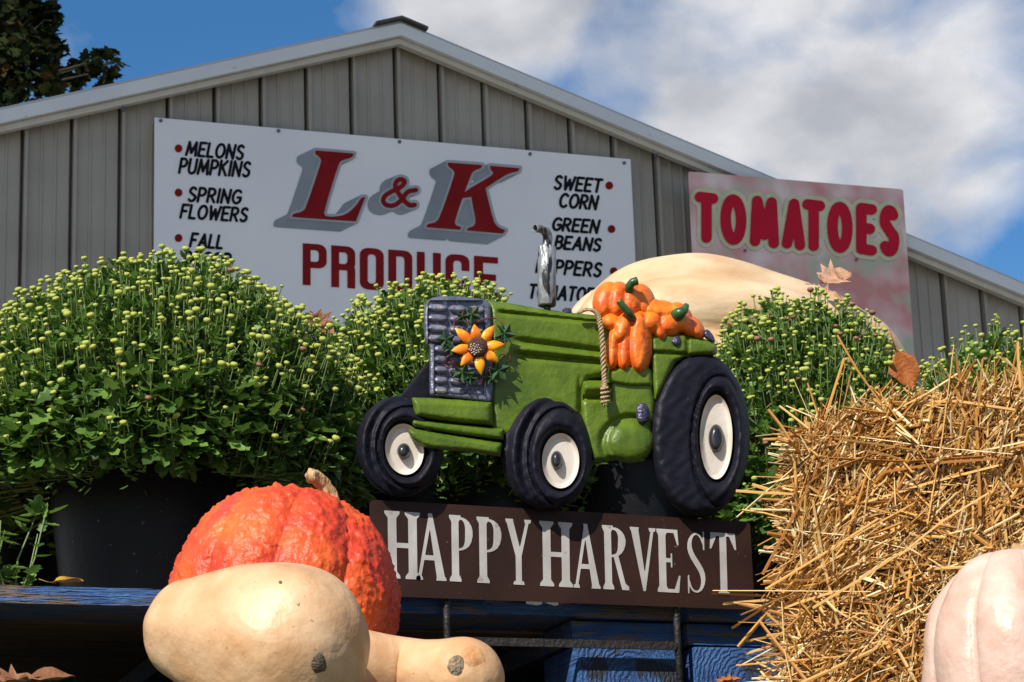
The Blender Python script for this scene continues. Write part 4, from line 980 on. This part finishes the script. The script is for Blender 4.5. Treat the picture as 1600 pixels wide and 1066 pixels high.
# jute rope: two twisted strands and a knot
t = MB(); path = smooth_line([(905,488),(914,484),(925,484),(934,490),(938,505),(941,530),(942,560),(944,590),(945,605)], 2)
cen = []
for i in range(len(path)-1):
    for k in range(4): cen.append((path[i][0]+(path[i+1][0]-path[i][0])*k/4, path[i][1]+(path[i+1][1]-path[i][1])*k/4))
for ph in (0, 2.1, 4.2):
    pts_ = []
    for i, (x, y) in enumerate(cen):
        a = i*.55+ph; pts_.append(P1(x+2.5*math.cos(a), y+.6*math.sin(a), YS-.040-.0022*math.sin(a)-(.006 if i > 30 else 0)))
    t.tube(pts_, .0021, 6)
rp_ = t.build('jute_rope', M['jute'], tsn, True)
t = MB()
for k in range(26):
    a = k*.83; y0 = 604+k*.9
    t.tube([P1(944+5*math.cos(a), y0, YS-.046-.004*math.sin(a)), P1(946+6.5*math.cos(a+1), y0+2.5, YS-.046-.006*math.sin(a+1)), P1(945+5*math.cos(a+2), y0+4, YS-.046-.004*math.sin(a+2))], .0017, 5)
for k in range(9): t.tube([P1(946, 622, YS-.046), P1(945+rnd.uniform(-5, 6), 630+rnd.uniform(0, 8), YS-.046-rnd.uniform(-.006, .006))], [.0015, .0007], 5)
t.build('knot', M['jute'], rp_, True)
t = MB()
for k in range(90):
    x, y = rnd.choice(cen); q = P1(x, y, YS-.042); t.tube([q, q+Vector((rnd.uniform(-.009, .009), rnd.uniform(-.008, .001), rnd.uniform(-.008, .008)))], [.0003, .00015], 3)
t.build('loose_fibre', M['jute'], rp_)['kind'] = 'stuff'

# ================================================================== straw bale
d0 = 3.27
def cam_pt(px, py, depth):
    d = _F+(px-800)/FPX*CR+(533-py)/FPX*CU; return Vector(d*depth)+Vector((0, 0, ZC))
A0 = cam_pt(1244, 800, 3.42)
ang = -YAW-math.radians(22)
e1 = Vector((math.cos(ang), math.sin(ang), 0)); e2 = Vector((-e1.y, e1.x, 0))
zt0 = cam_pt(1225, 655, 3.42).z
BL, BD = .86, .36
zb0 = min(gz(*(A0+e1*s+e2*t).xy) for s in (0, BL) for t in (0, BD))
zb0 = gz(*(A0+e1*.25+e2*.1).xy)-.03
bh_ = zt0-zb0
bale = thing('straw_bale', (*(A0+e1*BL/2+e2*BD/2).xy, zb0), 'golden straw bale standing beside the tractor sign', 'straw bale')
V, F = [], []; nI, nJ = 40, 20
def warp(p):
    """slumped bale: the upper left corner is rounded off, the foot spreads"""
    q = p-O; s_ = q.dot(e1); z_ = max(0, min(1.3, q.z/bh_))
    k = math.exp(-max(s_, 0)/.20)
    return p+e1*(.014*z_**2.2*k-.03*(1-z_)*k)+Vector((0, 0, (.022*min(1, max(0, s_)/.5)-.012*k)*z_**2))
def bump_(p): return .012*mnoise.noise(p*14)+.008*mnoise.noise(p*33)
def sheet(o, u, v, nu, nv, nrm):
    k = len(V)
    for j in range(nv+1):
        for i in range(nu+1):
            p = o+u*(i/nu)+v*(j/nv); V.append(p+nrm*bump_(p))
    for j in range(nv):
        for i in range(nu): F.append((k+j*(nu+1)+i, k+j*(nu+1)+i+1, k+(j+1)*(nu+1)+i+1, k+(j+1)*(nu+1)+i))
O = Vector((A0.x, A0.y, zb0)); up = Vector((0, 0, bh_)); i_ = .012
sheet(O+e1*i_+e2*i_, e1*(BL-2*i_), up, 60, 26, -e2); sheet(O+e1*i_+e2*i_, e2*(BD-2*i_), up, 26, 26, -e1)
sheet(O+e1*(BL-i_)+e2*i_, e2*(BD-2*i_), up, 26, 26, e1); sheet(O+e1*i_+e2*(BD-i_), e1*(BL-2*i_), up, 60, 26, e2)
sheet(O+up*.975+e1*i_+e2*i_, e1*(BL-2*i_), e2*(BD-2*i_), 60, 26, Vector((0, 0, 1)))
V = [warp(p) for p in V]
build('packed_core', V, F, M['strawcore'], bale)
V, F, T = [], [], []; UP = Vector((0, 0, 1)); r = random.Random(21)
def straw(p, d, L_, w, tint, bend=0.0, flat=.6):
    d = d.normalized(); a = d.cross(UP)
    if a.length < .05: a = d.cross(e2)
    a.normalize(); b = d.cross(a); k = len(V)
    bd = (a*r.uniform(-1, 1)+b*r.uniform(-1, 1))*bend*L_; ro = r.uniform(0, 3.14); ca, sa = math.cos(ro), math.sin(ro)
    a, b = a*ca+b*sa, b*ca-a*sa
    for t, ww in ((0, 1), (.5, 1), (1, .85)):
        c_ = p+d*L_*(t-.5)+bd*(1-(2*t-1)**2)
        V.extend([c_+a*w*ww, c_+b*w*flat*ww, c_-a*w*ww, c_-b*w*flat*ww])
    for s in (0, 4):
        for q in range(4): F.append((k+s+q, k+s+(q+1) % 4, k+s+4+(q+1) % 4, k+s+4+q))
    F.append((k, k+3, k+2, k+1)); F.append((k+8, k+9, k+10, k+11)); T.extend([tint]*12)
def tint(): return min(1, max(0, r.gauss(.60, .27)))
clump = lambda p: mnoise.noise(p*11)*1.4
for i in range(15000):                        # front
    s = r.random()**1.25*BL; z = r.uniform(.0, 1.0)*bh_; p = O+e1*s+UP*z
    base_a = clump(p)+r.gauss(.55, .75)        # main lie: rising to the right
    inpl = e1*math.cos(base_a)+UP*math.sin(base_a)
    out = -e2*abs(r.gauss(.0, .35))
    L_ = r.choice((.03, .05, .06, .08, .10))*r.uniform(.7, 1.3)
    if r.random() < .06: L_ = r.uniform(.14, .24); out = -e2*.03
    p = p-e2*(.016*mnoise.noise(p*9)+r.uniform(-.012, .014)+(.008 if L_ > .13 else 0))
    straw(p, inpl+out, L_, r.choice((.0008, .0010, .0013, .0017, .0023))*r.uniform(.8, 1.2), tint(), r.uniform(0, .05), r.uniform(.25, .8))
for i in range(1500):                        # left edge, pointing outwards
    z = r.uniform(0, 1)*bh_; t = r.random()**2*BD; p = O+UP*z+e2*t+e1*r.uniform(-.005, .03)
    d = -e1+UP*r.gauss(.08, .35)-e2*r.gauss(.25, .4)
    L_ = r.uniform(.03, .075) if r.random() < .9 else r.uniform(.07, .12)
    straw(p+d.normalized()*L_*.15, d, L_, r.choice((.0010, .0013, .0017, .0024))*r.uniform(.8, 1.2), tint(), r.uniform(0, .06), r.uniform(.3, .8))
for i in range(2600):                        # top edge, sticking up
    s = r.random()**1.15*BL; t = r.random()**1.6*BD; p = O+up+e1*s+e2*t+UP*r.uniform(-.03, .004)
    d = UP*abs(r.gauss(.35, .45))+e1*r.gauss(-.1, .8)-e2*r.gauss(.25, .5)
    L_ = r.uniform(.03, .08) if r.random() < .93 else r.uniform(.08, .13)
    straw(p+d.normalized()*L_*.2, d, L_, r.choice((.0010, .0013, .0017, .0024))*r.uniform(.8, 1.2), tint(), r.uniform(0, .06), r.uniform(.3, .8))
for i in range(1200):                        # back and right end
    s = r.uniform(0, BL); z = r.uniform(0, bh_); p = (O+e2*BD+e1*s+UP*z) if i % 3 else (O+e1*BL+e2*r.uniform(0, BD)+UP*z)
    straw(p, Vector((r.gauss(0, 1), r.gauss(0, 1), r.gauss(0, .7))), r.uniform(.04, .1), r.uniform(.0012, .0022), tint(), .03)
V = [warp(p) for p in V]
so2 = build('straw_stalks', V, F, M['straw'], bale, False); add_tint(so2, 'tint', T); so2['kind'] = 'stuff'
# single long stalks one can pick out
for (xa, ya, xb, yb, dd) in [(1308, 524, 1375, 628, 3.40), (1200, 640, 1236, 690, 3.40), (1150, 767, 1240, 772, 3.42), (1160, 797, 1230, 812, 3.42), (1590, 535, 1594, 606, 3.25), (1535, 562, 1528, 650, 3.28), (1405, 868, 1545, 770, 3.24), (1270, 950, 1410, 862, 3.26), (1355, 705, 1420, 722, 3.28)]:
    V, F, T = [], [], []; p, q = cam_pt(xa, ya, dd), cam_pt(xb, yb, dd-.02); straw((p+q)/2, q-p, (q-p).length, .0021, r.uniform(.35, .75), .03, .7)
    o = build('long_stalk', V, F, M['straw'], bale, False); add_tint(o, 'tint', T)

# ================================================================== fallen leaves, weeds, grass
def maple_outline(k=1):
    h = [(0, 0), (.10, .03), (.05, .22), (.22, .20), (.30, .42), (.44, .28), (.62, .46), (.60, .24), (.80, .22), (1.0, 0)]
    return h
def dead_leaf(pos, d, nrm, size, m, label, curl=.5, seed=0, name='fallen_leaf', cat='leaf', stem=True):
    r_ = random.Random(seed); d = Vector(d).normalized(); nrm = Vector(nrm); b = nrm.cross(d).normalized(); c_ = d.cross(b)
    h = maple_outline() if seed % 3 else [(0, 0), (.08, .05), (.18, .16), (.32, .27), (.48, .31), (.64, .27), (.78, .19), (.9, .08), (.97, .03), (1.0, 0)]; V, F = [], []
    cols = 5
    for x, y in h:
        for k in range(-2, 3):
            yy = y*k/2*(1.15+.35*mnoise.noise((x*9+seed, k*.6+seed, 2))); zz = curl*(abs(k)/2)**1.6*y*1.1+.25*curl*(x-.5)**2+.06*mnoise.noise((x*4+seed, yy*5, 0))
            V.append(Vector(pos)+(d*(x-.4)+b*yy*math.cos(curl*.5)+c_*zz)*size)
    for i in range(len(h)-1):
        for k in range(4): F.append((i*5+k, i*5+k+1, (i+1)*5+k+1, (i+1)*5+k))
    t = MB(); s0 = Vector(pos)+(d*-.4)*size; t.tube([s0+d*size*.1, s0-d*size*.2+c_*size*.05, s0-d*size*.45+c_*size*.14], size*.014, 5)
    kk_ = len(V); V += [Vector(q) for q in t.v]
    F += [tuple(i+kk_ for i in f) for f in t.f]
    o = build(name, V, F, m, None, True, pos); s_ = o.modifiers.new('t', 'SOLIDIFY'); s_.thickness = .0006
    return meta(o, label, cat, 'fallen autumn leaves')
g = P1(103, 912, YP+.03)
dead_leaf((g.x, YP+.035, ZT+.012), (1, .2, .1), (0, -.3, 1), .045, M['yellowleaf'], 'small yellow leaf lying on the blue pallet edge', .5, 3)
q = P1(1410, 572, 3.80); dead_leaf(q, (.35, 0, -1), (-.4, -1, .2), .078, M['orangeleaf'], 'orange curled leaf caught between the two right mums', .55, 6)
def on_surface(obj, px, py):
    d = Vector(_F+(px-800)/FPX*CR+(533-py)/FPX*CU).normalized(); b_ = root_loc(obj); hit, loc, nrm, _ = obj.ray_cast(Vector((0, 0, ZC))-b_, d)
    return (loc+b_, nrm) if hit else (P1(px, py, YG-.2), Vector((0, -1, 0)))
l_, n_ = on_surface(gskin, 1296, 440)
dead_leaf(l_+n_*.012, (1, 0, .35), (-.2, -1, .7), .075, M['paleleaf'], 'pale dry leaf on top of the giant pumpkin', .5, 8)
l_, n_ = on_surface(gskin, 1292, 462)
dead_leaf(l_+n_*.012, (1, -.2, .05), (0, -1, .5), .065, M['paleleaf'], 'pale dry leaf just above the reddish mum buds', .4, 11)
q = P1(494, 508, 3.80); dead_leaf(q, (.8, 0, -.4), (.2, -1, .4), .055, M['dryleaf'], 'brown leaf caught between the two left mums', .6, 14)
gl = [(25, 1068, 2.95, .06, 'dryleaf', 'brown curled leaf in the bottom left corner'), (72, 1072, 2.93, .055, 'dryleaf', 'brown leaf beside the corner leaf at the bottom left'), (250, 1062, 2.86, .05, 'dryleaf', 'dry tan leaf tucked at the left foot of the large squash'),
      (1135, 1066, 3.2, .035, 'orangeleaf', 'small reddish leaf at the foot of the straw bale')]
for k, (px, py, Y, s, mm, lab) in enumerate(gl):
    q = P1(px, py, Y); q.z = gz(q.x, q.y)+.014
    dead_leaf(q, (1, .5-.3*k, .12), (.15*k-.2, -.45, 1), s*1.05, M[mm], lab, .45, 20+k)
def weed(px, py, Y, h, n, label, seed, zbase=None):
    r_ = random.Random(seed); b_ = P1(px, py, Y); b_.z = gz(b_.x, b_.y) if zbase is None else zbase
    root = thing('weed', b_, label, 'weed', 'small green weeds'); st_ = MB(); it = []
    for k in range(max(2, n//7)):
        tip = b_+Vector((r_.uniform(-.3, .3)*h, r_.uniform(-.2, .2)*h, h*r_.uniform(.7, 1.05))); mid = (b_+tip)/2+Vector((r_.uniform(-.02, .02), 0, 0))
        st_.tube([b_, mid, tip], [.0016, .0014, .0009], 5)
        for j in range(7):
            t_ = r_.uniform(.25, 1); p = b_.lerp(mid, t_*2) if t_ < .5 else mid.lerp(tip, t_*2-1)
            it.append((p, Vector((r_.uniform(-1, 1), r_.uniform(-1, .4), r_.uniform(-.2, .6))), Vector((0, -.3, 1)), r_.uniform(.022, .042), r_.uniform(.3, 1)))
    st_.build('stem', M['mumstem'], root, True); leaf_cloud('leaves', it, M['mumleaf'], root, 'leaftint')
weed(22, 905, 3.62, .15, 42, 'leafy green weed at the left edge beside the black pot', 4, ZT)
weed(1406, 1075, 2.98, .07, 14, 'small green seedling in front of the straw bale', 8)
# grass blades on the bank
V, F = [], []; r = random.Random(5)
def blade(p, h, lean):
    k = len(V); w = r.uniform(.0012, .0022); s = Vector((r.uniform(-1, 1), r.uniform(-1, 1), 0)).normalized()*w
    for t in (0, .5, 1):
        c_ = p+Vector((lean.x*t*t, lean.y*t*t, h*t)); V.extend([c_+s*(1-t*.9), c_-s*(1-t*.9)])
    F.extend([(k, k+1, k+3, k+2), (k+2, k+3, k+5, k+4)])
for i in range(2600):
    x, y = r.uniform(-.6, 3.0), r.uniform(1.6, 3.42); h = r.uniform(.015, .05)
    if y > 2.75: h *= .6
    blade(Vector((x, y, gz(x, y)-.004)), h, Vector((r.gauss(0, .015), r.gauss(0, .015), 0)))
for px in [935, 944, 952, 961, 967]:
    q = P1(px, 1080, 3.44); blade(Vector((q.x, 3.44, 0)), r.uniform(.04, .07), Vector((r.uniform(-.012, .012), 0, 0)))
meta(build('grass', V, F, M['weed'], None, True), 'thin green grass blades on the bank', 'grass', kind='stuff')

# ================================================================== trees
def maple_leaf_shape():
    h = [(0, .02), (.08, .22), (.02, .34), (.26, .32), (.30, .52), (.46, .34), (.66, .48), (.62, .22), (.82, .20), (1.0, 0)]
    up = [(x, y, -.12*y) for x, y in h]; dn = [(x, -y, -.12*y) for x, y in h]; n = len(h); mid = [(x, 0, 0) for x, _ in h]
    V = mid+up+dn; F = []
    for i in range(n-1): F += [(i, i+1, n+i+1, n+i), (i, 2*n+i, 2*n+i+1, i+1)]
    return np.array(V), F
MLV, MLF = maple_leaf_shape()
def branchy(mb, p, d, L_, r0, depth, r_, tips):
    q = p+d*L_; mb.tube([p, (p+q)/2+Vector((r_.uniform(-1, 1), r_.uniform(-1, 1), 0))*L_*.05, q], [r0, r0*.82, r0*.6], 8, False)
    if depth == 0: tips.append(q); return
    for k in range(3 if depth > 1 else 4):
        nd = (d+Vector((r_.gauss(0, .55), r_.gauss(0, .55), r_.gauss(.05, .3)))).normalized(); branchy(mb, p.lerp(q, r_.uniform(.6, 1)), nd, L_*r_.uniform(.6, .8), r0*.55, depth-1, r_, tips)
# maple behind the barn, shade put into its leaf colour; right edge over the roof
Rr = random.Random(31); YM = 24.0
tb = P1(-260, 100, YM); root = thing('maple_tree', (tb.x, YM, 0), 'maple branches over the left roof edge, shade put into the leaf colour', 'tree')
mb = MB(); tips = []; branchy(mb, Vector((tb.x, YM, 0)), Vector((.05, 0, 1)), 3.6, .22, 4, Rr, tips); mb.build('trunk', M['bark'], root, True)
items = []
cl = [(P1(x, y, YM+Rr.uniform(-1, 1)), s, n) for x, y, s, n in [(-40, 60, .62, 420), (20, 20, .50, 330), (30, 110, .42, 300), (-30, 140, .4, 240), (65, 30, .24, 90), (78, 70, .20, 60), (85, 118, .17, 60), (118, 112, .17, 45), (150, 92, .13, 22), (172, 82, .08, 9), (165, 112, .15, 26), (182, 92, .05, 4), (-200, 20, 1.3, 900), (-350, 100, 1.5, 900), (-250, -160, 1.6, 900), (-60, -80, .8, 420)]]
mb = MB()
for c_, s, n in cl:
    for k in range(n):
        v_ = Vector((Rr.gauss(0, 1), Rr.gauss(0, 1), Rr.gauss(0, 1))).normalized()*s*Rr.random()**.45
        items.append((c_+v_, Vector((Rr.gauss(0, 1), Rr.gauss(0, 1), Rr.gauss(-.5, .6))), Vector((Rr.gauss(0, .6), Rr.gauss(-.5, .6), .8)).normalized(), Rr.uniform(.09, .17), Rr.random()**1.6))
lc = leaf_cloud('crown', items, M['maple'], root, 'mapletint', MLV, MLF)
a = P1(-60, 130, YM)
for tx, ty in [(182, 84), (165, 110), (118, 108), (80, 70), (70, 30), (20, 40)]:
    e = P1(tx, ty, YM); mb.tube([Vector((tb.x, YM, tb.z-1.2)), a.lerp(e, .3)-Vector((0, 0, .1)), a.lerp(e, .7)-Vector((0, 0, .06)), e], [.03, .016, .011, .005], 6)
mb.build('branch', M['bark'], root, True)
# unseen broad tree added outside the frame to keep the barn front in shade
Rr = random.Random(77); w0 = Vector((3.0, YW, 3.1)); CC = w0+to_sun*21.0
tx_, ty_ = CC.x-.4, CC.y
root = thing('shade_tree', (tx_, ty_, 0), 'tall broad leafy tree added out of view on the left to shade the barn front', 'tree')
mb = MB(); mb.tube([(tx_, ty_, -.1), (tx_+.1, ty_, 3), (tx_+.2, ty_+.1, 7), (CC.x, CC.y, CC.z)], [.42, .33, .26, .1], 14, False)
for k in range(14):
    a_ = k*2.4; z_ = CC.z-4+k*.45; p = Vector((tx_+.2, ty_+.1, z_)); e = CC+Vector((math.cos(a_)*3.6, math.sin(a_)*3.6, Rr.uniform(-1.5, 2.5))); mb.tube([p, (p+e)/2+Vector((0, 0, .3)), e], [.12, .08, .03], 7, False)
mb.build('trunk', M['bark'], root, True)
items = []
LQ = np.array([(0, 0, 0), (.5, .36, -.05), (1, 0, 0), (.5, -.36, -.05)]); LQF = [(0, 1, 2, 3)]
for k in range(15000):
    v_ = Vector((Rr.gauss(0, 1), Rr.gauss(0, 1), Rr.gauss(0, 1))).normalized()*Rr.random()**.42
    v_ = Vector((v_.x*5.4, v_.y*5.4, v_.z*4.6))*(1+.12*mnoise.noise(v_*3))
    items.append((CC+v_, Vector((Rr.gauss(0, 1), Rr.gauss(0, 1), Rr.gauss(0, .6))), Vector((Rr.gauss(0, .5), Rr.gauss(0, .5), 1)).normalized(), Rr.uniform(.30, .5), Rr.random()))
leaf_cloud('crown', items, M['shade'], root, 'leaftint', LQ, LQF)
